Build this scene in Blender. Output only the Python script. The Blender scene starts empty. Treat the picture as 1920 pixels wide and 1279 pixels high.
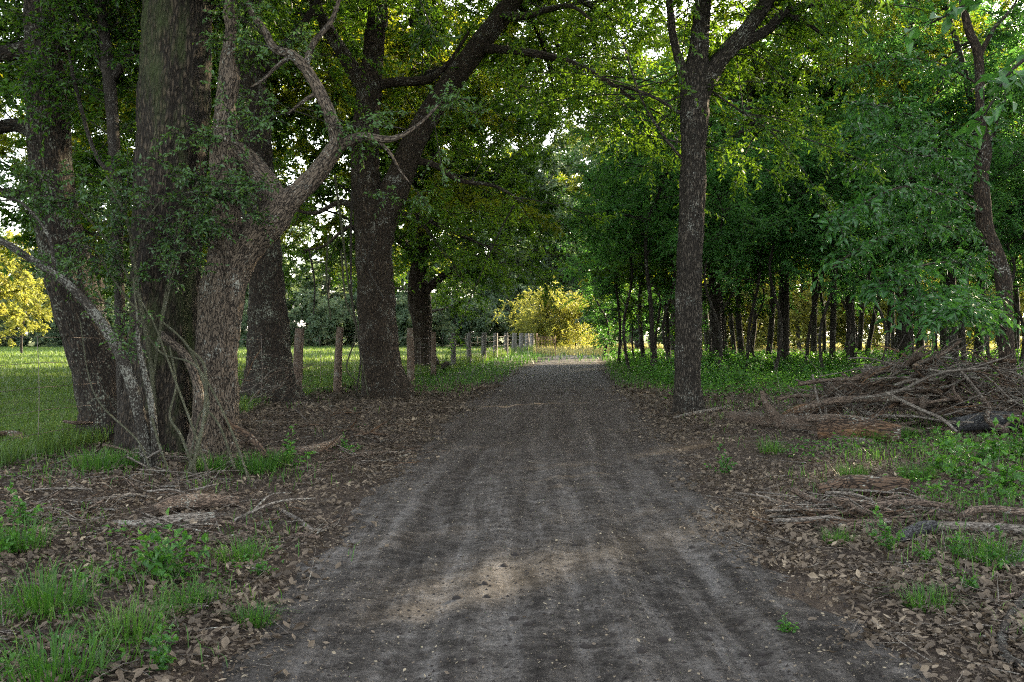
import bpy, math
import numpy as np
from mathutils import Vector, Matrix

rng = np.random.default_rng(11)
sc = bpy.context.scene
COL = sc.collection
F, CX, HOR, EYE = 1867.0, 960.0, 628.0, 1.40
SUN_AZ, SUN_EL = math.radians(47), math.radians(19)
UP = np.array([0, 0, 1.0])

# ------------------------------------------------------------------ placement helpers
def at(px, py, d):
    return np.array([(px - CX) / F * d, d, EYE + (HOR - py) / F * d])

def gd(py):
    return EYE * F / (py - HOR)

_C = ([-30, 0, 4, 9.6, 21.4, 37, 70, 130, 400], [0.2, 0.2, 0.22, 0.24, 0.85, 1.8, 4.5, 9.5, 30])
_W = ([-30, 4, 9.6, 21, 37, 70, 130], [1.40, 1.40, 1.55, 1.72, 1.6, 1.5, 1.5])
_FN = ([-40, 0, 10.8, 21.5, 29, 39, 46, 57, 71, 94, 200], [-6.4, -5.6, -5.2, -4.6, -3.5, -2.35, -1.95, -0.95, 0.15, 1.9, 10.8])
def road_c(y): return np.interp(y, *_C)
def road_w(y): return np.interp(y, *_W)
def fence_x(y): return np.interp(y, *_FN)

def _hash(ix, iy, s):
    h = (ix.astype(np.int64) * 374761393 + iy.astype(np.int64) * 668265263 + s * 982451653) & 0x7fffffff
    h = ((h ^ (h >> 13)) * 1274126177) & 0x7fffffff
    return ((h ^ (h >> 16)) & 0xffff) / 65535.0

def vn(x, y, s=0):
    x = np.asarray(x, float); y = np.asarray(y, float)
    ix, iy = np.floor(x), np.floor(y)
    fx, fy = x - ix, y - iy
    fx, fy = fx * fx * (3 - 2 * fx), fy * fy * (3 - 2 * fy)
    a, b = _hash(ix, iy, s), _hash(ix + 1, iy, s)
    c, d = _hash(ix, iy + 1, s), _hash(ix + 1, iy + 1, s)
    return (a * (1 - fx) + b * fx) * (1 - fy) + (c * (1 - fx) + d * fx) * fy - 0.5

def sstep(a, b, x):
    t = np.clip((x - a) / (b - a), 0, 1)
    return t * t * (3 - 2 * t)

def gz(x, y):
    x = np.asarray(x, float); y = np.asarray(y, float)
    u = (x - road_c(y)) / road_w(y)
    off = sstep(0.9, 1.5, np.abs(u))
    z = off * (0.10 * vn(x * .45, y * .45, 1) + 0.05 * vn(x * 1.3, y * 1.3, 2) + 0.035)
    z = z + sstep(-2.2, -4.2, x) * sstep(40, 15, y) * 0.06
    near = sstep(45, 20, np.hypot(x, y))
    z = z + near * (0.018 * vn(x * 5, y * 5, 3) * (0.35 + off) + 0.008 * vn(x * 13, y * 13, 4))
    rut = np.exp(-((np.abs(u) - 0.52) / 0.16) ** 2)
    z = z - near * rut * 0.028 * (1 - off)
    w2 = u * road_w(y) + 0.12 * np.sin(y * .35)
    z = z + near * (1 - off) * 0.010 * np.sin(w2 * 17 + 1.1 * np.sin(y * .5)) * sstep(1.0, .5, np.abs(u))
    return z

def gzp(x, y): return float(gz(np.array([x]), np.array([y]))[0])
def norm(a): return a / np.maximum(np.linalg.norm(a, axis=-1, keepdims=True), 1e-9)
def rvec(n, r=None):
    return norm((r or rng).normal(size=(n, 3)))

# ------------------------------------------------------------------ mesh building
class Acc:
    """collects vertices and faces (arrays of quads or tris) for one mesh"""
    def __init__(s): s.V, s.B, s.F, s.M, s.n = [], [], [], [], 0
    def add(s, V, faces, bk=None, mat=0):
        V = np.asarray(V, float)
        for f in faces:
            s.F.append(np.asarray(f, np.int64) + s.n); s.M.append(mat)
        s.V.append(V); s.B.append(np.asarray(bk, float) if bk is not None else V); s.n += len(V)
        return s
    def mesh(s, name, mats, origin=(0, 0, 0), smooth=True):
        me = bpy.data.meshes.new(name)
        V = np.concatenate(s.V) - np.asarray(origin, float); B = np.concatenate(s.B)
        tot = np.concatenate([np.full(len(f), f.shape[1]) for f in s.F])
        idx = np.concatenate([f.ravel() for f in s.F])
        mi = np.concatenate([np.full(len(f), m) for f, m in zip(s.F, s.M)])
        st = np.concatenate([[0], np.cumsum(tot)[:-1]])
        me.vertices.add(len(V)); me.vertices.foreach_set('co', V.astype(np.float32).ravel())
        me.loops.add(len(idx)); me.loops.foreach_set('vertex_index', idx.astype(np.int32))
        me.polygons.add(len(tot)); me.polygons.foreach_set('loop_start', st.astype(np.int32))
        me.polygons.foreach_set('material_index', mi.astype(np.int32))
        me.polygons.foreach_set('use_smooth', np.full(len(tot), smooth))
        a = me.attributes.new('bk', 'FLOAT_VECTOR', 'POINT'); a.data.foreach_set('vector', B.astype(np.float32).ravel())
        me.update(calc_edges=True)
        for m in (mats if isinstance(mats, (list, tuple)) else [mats]): me.materials.append(m)
        return me

def obj(name, me, parent=None, loc=(0, 0, 0)):
    o = bpy.data.objects.new(name, me); COL.objects.link(o); o.parent = parent; o.location = loc
    return o
def tag(o, label=None, cat=None, group=None, kind=None):
    for k, v in (('label', label), ('category', cat), ('group', group), ('kind', kind)):
        if v: o[k] = v
    return o
def thing(name, loc, label, cat, group=None, rz=0.0):
    o = bpy.data.objects.new(name, None); COL.objects.link(o)
    o.location = [float(v) for v in loc]; o.rotation_euler = (0, 0, rz); o.empty_display_size = .2
    return tag(o, label, cat, group)

def catmull(P, n):
    P = np.asarray(P, float)
    if len(P) == 2:
        t = np.linspace(0, 1, n)[:, None]; return P[0] * (1 - t) + P[1] * t
    Q = np.vstack([2 * P[0] - P[1], P, 2 * P[-1] - P[-2]])
    T = np.linspace(0, len(P) - 1, n); i = np.minimum(T.astype(int), len(P) - 2); t = (T - i)[:, None]
    a, b, c, d = Q[i], Q[i + 1], Q[i + 2], Q[i + 3]
    return 0.5 * (2 * b + (c - a) * t + (2 * a - 5 * b + 4 * c - d) * t * t + (3 * b - a - 3 * c + d) * t ** 3)

def lump(p, seed):
    r = np.random.default_rng(seed); o = np.zeros(len(p))
    for k in range(7):
        f = 1.6 ** k
        o += np.sin(p @ (r.normal(size=3) * 1.3 * f) + r.uniform(0, 6.28)) / 1.35 ** k
    return o / 3.0

def tube(P, R, sides=10, step=0.12, rough=0.06, seed=0, lobes=0, flare=0.0, flare_h=0.6, cap=True, vfreq=4.0, ridge=0.0):
    """tapered bent tube along P; returns V, [faces], bark coordinates"""
    P = np.asarray(P, float); R = np.asarray(R, float)
    L = np.linalg.norm(np.diff(P, axis=0), axis=1).sum()
    n = int(np.clip(L / step, 4, 400)) + 1
    C = catmull(P, n); Rr = np.maximum(catmull(np.column_stack([R, R * 0, R * 0]), n)[:, 0], R.min() * .6)
    s = np.concatenate([[0], np.cumsum(np.linalg.norm(np.diff(C, axis=0), axis=1))])
    T = norm(np.gradient(C, axis=0))
    ref = np.array([1.0, 0, 0]) if abs(T[0][0]) < .8 else np.array([0, 1.0, 0])
    X = np.zeros_like(C); x = norm(ref - T[0] * (ref @ T[0]))
    for k in range(n):
        x = norm(x - T[k] * (x @ T[k])); X[k] = x
    Y = np.cross(T, X)
    a = np.linspace(0, 2 * np.pi, sides, endpoint=False)
    ca, sa = np.cos(a), np.sin(a)
    q = np.stack([np.outer(Rr, ca), np.outer(Rr, sa), np.outer(s, np.ones(sides))], -1)
    nn = lump(np.stack([q[..., 0] / Rr[:, None] * 1.6, q[..., 1] / Rr[:, None] * 1.6, q[..., 2] * vfreq / max(1, 1)], -1).reshape(-1, 3), seed + 5).reshape(n, sides)
    rad = Rr[:, None] * (1 + rough * nn)
    if ridge:
        rq = np.stack([np.outer(Rr, ca) * 26, np.outer(Rr, sa) * 26, np.outer(s, np.ones(sides)) * 2.2], -1).reshape(-1, 3)
        rg = np.abs(lump(rq, seed + 91)).reshape(n, sides)
        rad = rad + ridge * (np.minimum(rg, .55) - .25) * np.minimum(1, Rr[:, None] / .2)
    if flare:
        fl = np.exp(-s / flare_h)[:, None]
        rad = rad * (1 + fl * flare * (1 + (0.55 * np.sin(lobes * a + seed + 0.8 * np.sin(2 * a + seed)) if lobes else 0)))
    V = C[:, None] + X[:, None] * (rad * ca)[..., None] + Y[:, None] * (rad * sa)[..., None]
    bk = np.stack([rad * ca, rad * sa, np.outer(s, np.ones(sides)) * 0.24], -1) + seed * .37 % 7
    if cap:
        V = np.concatenate([C[:1, None] + (V[:1] - C[:1, None]) * 0.02, V, C[-1:, None] + (V[-1:] - C[-1:, None]) * 0.02])
        bk = np.concatenate([bk[:1] * [.02, .02, 1], bk, bk[-1:] * [.02, .02, 1]]); n += 2
    i = np.arange(n - 1)[:, None] * sides; j = np.arange(sides)[None]; j2 = (j + 1) % sides
    Q = np.stack([i + j, i + j2, i + sides + j2, i + sides + j], -1).reshape(-1, 4)
    return V.reshape(-1, 3), [Q], bk.reshape(-1, 3)

def many_tubes(O, D, L, droop, r0, r1, sides=3, segs=4, side=None):
    """n thin curved tubes at once"""
    n = len(O); t = np.linspace(0, 1, segs + 1)
    C = O[:, None] + D[:, None] * (L[:, None] * t)[..., None]
    C[..., 2] -= (droop * L)[:, None] * t ** 2
    ref = np.where(np.abs(D[:, 2:3]) < .85, UP, np.array([1.0, 0, 0]))
    X = norm(np.cross(D, ref)); Y = np.cross(D, X)
    a = np.linspace(0, 2 * np.pi, sides, endpoint=False)
    rr = r0[:, None] * (1 - t) + r1[:, None] * t
    V = C[:, :, None] + (X[:, None, None] * np.cos(a)[None, None, :, None] + Y[:, None, None] * np.sin(a)[None, None, :, None]) * rr[:, :, None, None]
    b = np.arange(n)[:, None, None] * (segs + 1) * sides; i = np.arange(segs)[None, :, None] * sides; j = np.arange(sides)[None, None]; j2 = (j + 1) % sides
    Q = np.stack([b + i + j, b + i + j2, b + i + sides + j2, b + i + sides + j], -1).reshape(-1, 4)
    return V.reshape(-1, 3), [Q]

def leaf_faces(P, D, N, L, W, fine=False, fold=0.25, droop=0.25):
    n = len(P); S = norm(np.cross(D, N)); N = np.cross(S, D)
    L = L[:, None]; W = W[:, None]
    tip = P + D * L - N * L * droop
    wide = P + D * L * .45
    l = wide + S * W * .5 + N * W * fold; r = wide - S * W * .5 + N * W * fold
    if not fine:
        V = np.stack([P, l, tip, r], 1).reshape(-1, 3)
        b = np.arange(n)[:, None] * 4
        return V, [np.concatenate([b + [0, 1, 2], b + [0, 2, 3]])]
    mid = P + D * L * .5 + N * L * .02
    l2 = P + D * L * .75 + S * W * .33 + N * (W * fold * .6 - L * droop * .5); r2 = P + D * L * .75 - S * W * .33 + N * (W * fold * .6 - L * droop * .5)
    V = np.stack([P, l, l2, tip, r2, r, mid], 1).reshape(-1, 3); b = np.arange(n)[:, None] * 7
    return V, [np.concatenate([b + [0, 6, 1], b + [0, 5, 6]]), np.concatenate([b + [1, 6, 3, 2], b + [6, 5, 4, 3]])]

def blades(P, H, W, lean, az=None):
    n = len(P); az = rng.uniform(0, 6.283, n) if az is None else az
    d = np.stack([np.cos(az), np.sin(az), az * 0], -1); s = np.stack([-np.sin(az), np.cos(az), az * 0], -1)
    H, W, lean = H[:, None], W[:, None], lean[:, None]
    m = P + d * H * lean * .3 + UP * H * .6
    t = P + d * H * lean + UP * H * (1 - .35 * lean)
    V = np.stack([P - s * W * .5, P + s * W * .5, m + s * W * .4, m - s * W * .4, t], 1).reshape(-1, 3)
    b = np.arange(n)[:, None] * 5
    return V, [b + [0, 1, 2, 3], b + [3, 2, 4]]

# ------------------------------------------------------------------ materials
def mat(name):
    m = bpy.data.materials.new(name); m.use_nodes = True
    nt = m.node_tree; nt.nodes.clear()
    return m, nt, nt.nodes, nt.links
def nd(nt, t, **kw):
    n = nt.nodes.new(t)
    for k, v in kw.items():
        if k in n.inputs.keys() if isinstance(k, str) else False: n.inputs[k].default_value = v
        else: setattr(n, k, v)
    return n
def ramp(nt, fac, stops):
    r = nt.nodes.new('ShaderNodeValToRGB'); nt.links.new(fac, r.inputs[0])
    e = r.color_ramp.elements
    while len(e) < len(stops): e.new(0.5)
    for el, (p, c) in zip(e, stops): el.position = p; el.color = (*c, 1) if len(c) == 3 else c
    return r.outputs[0]
def noise(nt, vec, scale, detail=4, rough=.6):
    n = nt.nodes.new('ShaderNodeTexNoise'); n.inputs['Scale'].default_value = scale; n.inputs['Detail'].default_value = detail; n.inputs['Roughness'].default_value = rough
    if vec is not None: nt.links.new(vec, n.inputs['Vector'])
    return n.outputs['Fac']
def mixc(nt, fac, a, b, mode='MIX'):
    n = nt.nodes.new('ShaderNodeMix'); n.data_type = 'RGBA'; n.blend_type = mode
    for sock, v in ((n.inputs['Factor'], fac), (n.inputs['A'], a), (n.inputs['B'], b)):
        if hasattr(v, 'links'): nt.links.new(v, sock)
        else: sock.default_value = v if not isinstance(v, tuple) else (*v, 1)
    # Mix node RGBA sockets share names: connect explicitly
    return n
def mix(nt, fac, a, b, mode='MIX'):
    n = nt.nodes.new('ShaderNodeMix'); n.data_type = 'RGBA'; n.blend_type = mode
    A = [s for s in n.inputs if s.type == 'RGBA']; Fc = [s for s in n.inputs if s.type == 'VALUE'][0]
    for sock, v in ((Fc, fac), (A[0], a), (A[1], b)):
        if isinstance(v, bpy.types.NodeSocket): nt.links.new(v, sock)
        elif isinstance(v, tuple): sock.default_value = (*v, 1)
        else: sock.default_value = v
    return [s for s in n.outputs if s.type == 'RGBA'][0]
def math_(nt, op, a, b=0.0):
    n = nt.nodes.new('ShaderNodeMath'); n.operation = op
    for i, v in enumerate((a, b)):
        if isinstance(v, bpy.types.NodeSocket): nt.links.new(v, n.inputs[i])
        else: n.inputs[i].default_value = v
    return n.outputs[0]
def attr(nt, name):
    n = nt.nodes.new('ShaderNodeAttribute'); n.attribute_name = name; return n
def finish(nt, color, rough=.85, height=None, dist=.02, strength=1.0, spec=.3):
    p = nt.nodes.new('ShaderNodeBsdfPrincipled'); o = nt.nodes.new('ShaderNodeOutputMaterial')
    if isinstance(color, tuple): p.inputs['Base Color'].default_value = (*color, 1)
    else: nt.links.new(color, p.inputs['Base Color'])
    if isinstance(rough, bpy.types.NodeSocket): nt.links.new(rough, p.inputs['Roughness'])
    else: p.inputs['Roughness'].default_value = rough
    p.inputs['Specular IOR Level'].default_value = spec
    if height is not None:
        b = nt.nodes.new('ShaderNodeBump'); b.inputs['Distance'].default_value = dist; b.inputs['Strength'].default_value = strength
        nt.links.new(height, b.inputs['Height']); nt.links.new(b.outputs[0], p.inputs['Normal'])
    nt.links.new(p.outputs[0], o.inputs[0])
    return p

def bark(name, dark, light, scale0=16, lichen=0.0, lcol=(.34, .35, .30), moss=0.0, plates=True, dist=.03, mcol=(.045, .065, .018)):
    m, nt, N, L = mat(name); scale = scale0 * 2.3
    a = attr(nt, 'bk').outputs['Vector']
    wv = nt.nodes.new('ShaderNodeTexVoronoi'); wv.feature = 'DISTANCE_TO_EDGE'; wv.inputs['Scale'].default_value = scale
    wn = nt.nodes.new('ShaderNodeTexNoise'); wn.inputs['Scale'].default_value = scale * .9; L.new(a, wn.inputs['Vector'])
    add = nt.nodes.new('ShaderNodeVectorMath'); add.operation = 'MULTIPLY_ADD'; add.inputs[1].default_value = (.05, .05, .05)
    L.new(wn.outputs['Color'], add.inputs[0]); L.new(a, add.inputs[2]); L.new(add.outputs[0], wv.inputs['Vector'])
    n1 = noise(nt, a, scale * 2.2, 6, .7); n2 = noise(nt, a, scale * .10, 4, .6)
    cr = math_(nt, 'MINIMUM', math_(nt, 'MULTIPLY', wv.outputs['Distance'], 3.2 if plates else 8.0), 1.0)
    h = math_(nt, 'ADD', math_(nt, 'MULTIPLY', cr, .6), math_(nt, 'MULTIPLY', n1, .7))
    c = ramp(nt, math_(nt, 'MULTIPLY', h, .8), [(.18, tuple(v * .28 for v in dark)), (.42, dark), (.78, tuple(v * 1.25 for v in light))])
    c = mix(nt, math_(nt, 'MULTIPLY', n2, .8), c, tuple(v * .8 for v in dark), 'MIX')
    if lichen:
        lm_ = nt.nodes.new('ShaderNodeMapping'); lm_.inputs['Scale'].default_value = (1, 1, 3.4); L.new(a, lm_.inputs[0]); al = lm_.outputs[0]
        l1 = noise(nt, al, scale * .10, 4, .7); l2 = noise(nt, al, scale * 1.3, 4, .7)
        lf = ramp(nt, math_(nt, 'ADD', math_(nt, 'MULTIPLY', l1, .5), math_(nt, 'MULTIPLY', l2, .75)), [(.72 - .12 * lichen, (0, 0, 0)), (.80 - .12 * lichen, (1, 1, 1))])
        c = mix(nt, lf, c, lcol)
    if moss:
        mf = ramp(nt, noise(nt, a, scale * .12, 5, .7), [(.50, (0, 0, 0)), (.68, (moss, moss, moss))])
        c = mix(nt, mf, c, mcol)
    finish(nt, c, .9, h, dist, 1.0, .25)
    return m

def leafmat(name, c1, c2, tr, trf=.4, rough=.42, c3=None, spec=.5, clump=.6):
    """leaf: a glossy front with light passing through; colour differs leaf by leaf and spray by spray"""
    m, nt, N, L = mat(name)
    g = nt.nodes.new('ShaderNodeNewGeometry')
    oi = nt.nodes.new('ShaderNodeObjectInfo')
    tc = nt.nodes.new('ShaderNodeTexCoord')
    nz = noise(nt, tc.outputs['Object'], clump, 3, .6)
    f = math_(nt, 'ADD', math_(nt, 'MULTIPLY', g.outputs['Random Per Island'], .55), math_(nt, 'SUBTRACT', math_(nt, 'MULTIPLY', nz, 1.1), .28))
    f = math_(nt, 'ADD', f, math_(nt, 'MULTIPLY', math_(nt, 'SUBTRACT', oi.outputs['Random'], .5), .35))
    st = [(.1, c1), (.75, c2)] + ([(1.0, c3)] if c3 else [])
    c = ramp(nt, f, st)
    tcol = mix(nt, .55, c, tr)
    p = nt.nodes.new('ShaderNodeBsdfPrincipled'); L.new(c, p.inputs['Base Color']); p.inputs['Roughness'].default_value = rough; p.inputs['Specular IOR Level'].default_value = spec
    t = nt.nodes.new('ShaderNodeBsdfTranslucent'); L.new(tcol, t.inputs['Color'])
    mx = nt.nodes.new('ShaderNodeMixShader'); mx.inputs[0].default_value = trf
    L.new(p.outputs[0], mx.inputs[1]); L.new(t.outputs[0], mx.inputs[2])
    o = nt.nodes.new('ShaderNodeOutputMaterial'); L.new(mx.outputs[0], o.inputs[0])
    return m

M = {}
M['bark_oak'] = bark('bark_oak', (.021, .0148, .0098), (.088, .063, .042), 15, .08)
M['bark_lichen'] = bark('bark_lichen', (.013, .0092, .0062), (.056, .040, .027), 14, .34, (.17, .18, .14))
M['bark_big'] = bark('bark_big', (.017, .0128, .0088), (.084, .064, .044), 12, .0, moss=.7, dist=.05)
M['bark_pale'] = bark('bark_pale', (.028, .0205, .0145), (.148, .115, .083), 17, .12, plates=False, dist=.04)
M['bark_right'] = bark('bark_right', (.023, .0185, .0138), (.118, .098, .076), 13, .05, dist=.05)
M['bark_forest'] = bark('bark_forest', (.022, .018, .014), (.065, .055, .045), 14, .1)
M['bark_twig'] = bark('bark_twig', (.035, .028, .022), (.10, .085, .07), 30, .1)
M['bark_leaning'] = bark('bark_leaning', (.026, .021, .016), (.085, .072, .057), 22, .7, (.22, .22, .185))
M['vine'] = bark('vine', (.08, .085, .045), (.22, .21, .14), 40, .1)
M['wood_rot'] = bark('wood_rot', (.026, .017, .012), (.115, .073, .046), 14, .1, moss=.75, plates=False, dist=.03, mcol=(.20, .105, .045))
M['wood_grey'] = bark('wood_grey', (.048, .039, .031), (.215, .185, .155), 26, .25, plates=False, dist=.01)
M['wood_brown'] = bark('wood_brown', (.036, .025, .018), (.155, .112, .082), 24, .15, plates=False, dist=.012)
M['wood_post'] = bark('wood_post', (.055, .038, .027), (.21, .150, .110), 30, .25, plates=False, dist=.015)
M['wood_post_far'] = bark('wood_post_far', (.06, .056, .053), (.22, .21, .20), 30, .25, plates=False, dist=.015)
M['wood_char'] = bark('wood_char', (.018, .018, .019), (.085, .085, .088), 26, .1, plates=False, dist=.02)

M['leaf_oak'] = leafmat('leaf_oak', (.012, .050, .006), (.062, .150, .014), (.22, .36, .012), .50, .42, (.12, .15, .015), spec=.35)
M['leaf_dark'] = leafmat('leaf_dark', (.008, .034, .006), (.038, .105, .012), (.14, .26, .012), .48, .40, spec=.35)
M['leaf_sunny'] = leafmat('leaf_sunny', (.022, .055, .006), (.100, .150, .014), (.36, .40, .012), .52, .42, (.22, .20, .02), spec=.35)  # oak leaf variant with the yellow of sunlit foliage painted in
M['leaf_near'] = leafmat('leaf_near', (.014, .045, .012), (.050, .120, .025), (.16, .26, .03), .40, .40)
M['leaf_wood'] = leafmat('leaf_wood', (.016, .072, .020), (.072, .195, .050), (.15, .38, .04), .50, .40, (.11, .17, .025), spec=.35)
M['leaf_pinnate'] = leafmat('leaf_pinnate', (.008, .042, .010), (.030, .100, .020), (.09, .24, .02), .42, .36, spec=.4)
M['leaf_sun_gold'] = leafmat('leaf_sun_gold', (.055, .10, .014), (.235, .245, .045), (.40, .40, .05), .50, .5, (.40, .30, .10), clump=1.3)  # green foliage with low golden sunlight painted into the leaf colour
M['leaf_far_haze'] = leafmat('leaf_far_haze', (.042, .080, .050), (.105, .160, .090), (.20, .27, .08), .42, .5, (.17, .18, .08))  # distance haze painted into the leaves as a paler blue-green
M['leaf_weed'] = leafmat('leaf_weed', (.014, .066, .010), (.050, .145, .020), (.13, .30, .02), .42, .45, spec=.35)
M['grass'] = leafmat('grass', (.014, .060, .008), (.048, .118, .016), (.11, .26, .02), .42, .5, (.12, .15, .04), .3, 1.2)
M['grass_field'] = leafmat('grass_field', (.026, .070, .012), (.070, .130, .022), (.20, .27, .04), .40, .55, (.17, .17, .07), .3, .45)
M['grass_sun_gold'] = leafmat('grass_sun_gold', (.12, .13, .035), (.30, .27, .085), (.42, .38, .1), .42, .6)  # meadow grass with golden sunlight put into the blade colour
M['litter'] = leafmat('litter', (.016, .0115, .008), (.118, .090, .062), (.12, .08, .05), .10, .7, (.37, .30, .21), .3, 2.2)
M['flake'] = leafmat('flake', (.03, .022, .016), (.11, .085, .06), (.12, .08, .04), .1, .7, (.26, .22, .15), .3, 1.5)

def m_ground():
    m, nt, N, L = mat('ground_soil')
    tc = nt.nodes.new('ShaderNodeTexCoord').outputs['Object']
    n1 = noise(nt, tc, 1.2, 6, .65); n2 = noise(nt, tc, 26, 6, .75); n3 = noise(nt, tc, 90, 4, .7)
    h = math_(nt, 'ADD', n2, math_(nt, 'MULTIPLY', n3, .6))
    c = ramp(nt, math_(nt, 'MULTIPLY', h, .62), [(.30, (.012, .009, .007)), (.5, (.042, .030, .022)), (.68, (.11, .085, .065))])
    c = mix(nt, ramp(nt, n1, [(.4, (0, 0, 0)), (.65, (.5, .5, .5))]), c, (.034, .027, .021))
    fa = attr(nt, 'bk').outputs['Vector']
    sp = nt.nodes.new('ShaderNodeSeparateXYZ'); L.new(fa, sp.inputs[0])
    g = ramp(nt, math_(nt, 'ADD', math_(nt, 'MULTIPLY', noise(nt, tc, .25, 5, .6), .6), math_(nt, 'MULTIPLY', noise(nt, tc, 14, 3, .7), .4)),
             [(.35, (.040, .065, .020)), (.52, (.085, .108, .036)), (.66, (.17, .155, .07))])
    c = mix(nt, sp.outputs[0], c, g)
    finish(nt, c, .95, h, .03, .8, .15)
    return m
def m_road():
    m, nt, N, L = mat('dirt_road')
    tc = nt.nodes.new('ShaderNodeTexCoord').outputs['Object']
    uv = attr(nt, 'bk').outputs['Vector']
    wob = nt.nodes.new('ShaderNodeTexNoise'); wob.inputs['Scale'].default_value = .8; wob.inputs['Detail'].default_value = 3; L.new(tc, wob.inputs['Vector'])
    wa = nt.nodes.new('ShaderNodeVectorMath'); wa.operation = 'MULTIPLY_ADD'; wa.inputs[1].default_value = (.13, 0, 0); L.new(wob.outputs['Color'], wa.inputs[0]); L.new(uv, wa.inputs[2])
    def st(sx, sy, d=4, r=.6):
        mp = nt.nodes.new('ShaderNodeMapping'); mp.inputs['Scale'].default_value = (sx, sy, 1); L.new(wa.outputs[0], mp.inputs[0]); return noise(nt, mp.outputs[0], 1.0, d, r)
    broad, fine, hair = st(3.4, .10, 3), st(8.5, .55, 5, .65), st(22, 1.4, 3)
    sp = nt.nodes.new('ShaderNodeSeparateXYZ'); L.new(uv, sp.inputs[0])
    n1 = noise(nt, tc, 1.3, 5, .65); n4 = noise(nt, tc, 7, 6, .75); n2 = noise(nt, tc, 34, 7, .85); n3 = noise(nt, tc, 130, 4, .8)
    f = math_(nt, 'ADD', math_(nt, 'MULTIPLY', broad, .46), math_(nt, 'ADD', math_(nt, 'MULTIPLY', fine, .38), math_(nt, 'MULTIPLY', n1, .22)))
    f = math_(nt, 'ADD', f, math_(nt, 'MULTIPLY', math_(nt, 'SUBTRACT', n4, .5), .62))
    c = ramp(nt, f, [(.36, (.015, .0125, .011)), (.46, (.041, .0360, .0318)), (.57, (.094, .0850, .077)), (.70, (.185, .172, .160))])
    # pale dry ridges left between the tyre treads, close to the camera's end of the track
    nearf = ramp(nt, math_(nt, 'DIVIDE', sp.outputs[1], 20.0), [(.28, (1, 1, 1)), (.5, (0, 0, 0))])
    rid = math_(nt, 'MULTIPLY', ramp(nt, math_(nt, 'ADD', math_(nt, 'MULTIPLY', fine, .75), math_(nt, 'MULTIPLY', hair, .3)), [(.56, (0, 0, 0)), (.70, (.55, .55, .55))]), nearf)
    c = mix(nt, rid, c, (.165, .155, .148))
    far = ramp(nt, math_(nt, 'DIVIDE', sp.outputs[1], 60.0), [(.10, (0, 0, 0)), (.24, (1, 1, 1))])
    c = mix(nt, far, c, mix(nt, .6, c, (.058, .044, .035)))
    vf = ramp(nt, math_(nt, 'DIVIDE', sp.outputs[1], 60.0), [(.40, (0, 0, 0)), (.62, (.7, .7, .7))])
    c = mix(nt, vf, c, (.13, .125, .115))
    c = mix(nt, .9, c, ramp(nt, n2, [(.34, (.25, .25, .25)), (.49, (.95, .95, .95)), (.70, (1.7, 1.65, 1.6))]), 'MULTIPLY')
    c = mix(nt, ramp(nt, n3, [(.60, (0, 0, 0)), (.70, (.6, .6, .6))]), c, (.17, .15, .13))
    h = math_(nt, 'ADD', math_(nt, 'MULTIPLY', n2, 1.0), math_(nt, 'ADD', math_(nt, 'MULTIPLY', n3, .35), n4))
    finish(nt, c, .95, h, .035, 1.0, .12)
    return m
M['ground'] = m_ground(); M['road'] = m_road()
def simple(name, col, rough=.6, metal=0.0):
    m, nt, N, L = mat(name); tc = nt.nodes.new('ShaderNodeTexCoord').outputs['Object']
    c = mix(nt, noise(nt, tc, 30, 3), col, tuple(v * .6 for v in col)); p = finish(nt, c, rough); p.inputs['Metallic'].default_value = metal
    return m
M['wire'] = simple('wire', (.16, .13, .115), .55, .3)
M['wire_rust'] = simple('wire_rust', (.30, .17, .12), .6, .1)
M['clod'] = simple('clod', (.020, .016, .014), .95)

# ------------------------------------------------------------------ ground and road
def axis(segs):
    out = [segs[0][0]]
    for a, b, n, p in segs:
        t = np.linspace(0, 1, n + 1)[1:] ** p if p > 0 else 1 - (1 - np.linspace(0, 1, n + 1)[1:]) ** (-p)
        out += list(a + (b - a) * t)
    return np.array(out)
xs = axis([(-700, -40, 14, -2.5), (-40, -7, 44, -1.6), (-7, 7, 190, 1), (7, 40, 44, 1.6), (40, 700, 14, 2.5)])
ys = axis([(-60, 2.5, 24, -1.4), (2.5, 14, 200, 1), (14, 40, 110, 1.3), (40, 150, 60, 1.2), (150, 1500, 18, 2.2)])
GX, GY = np.meshgrid(xs, ys)
V = np.stack([GX, GY, gz(GX, GY)], -1).reshape(-1, 3)
nx, ny = len(xs), len(ys)
i, j = np.meshgrid(np.arange(nx - 1), np.arange(ny - 1)); q = (j * nx + i).ravel()
Q = np.stack([q, q + 1, q + nx + 1, q + nx], -1)
wob = 0.7 * vn(V[:, 0] * .8, V[:, 1] * .8, 9)
fld = sstep(.4, -.6, V[:, 0] - fence_x(V[:, 1]) + wob)
fld = np.maximum(fld, sstep(62, 72, V[:, 1]) * .95)
verge = sstep(18, 34, V[:, 1] + 6 * wob) * sstep(.8, 1.6, np.abs(V[:, 0] - road_c(V[:, 1])) / road_w(V[:, 1])) * .5
fld = np.maximum(fld, verge)
a = Acc(); a.add(V, [Q], np.stack([fld, fld, fld], -1))
tag(obj('ground', a.mesh('ground', M['ground'])), kind='structure')

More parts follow.
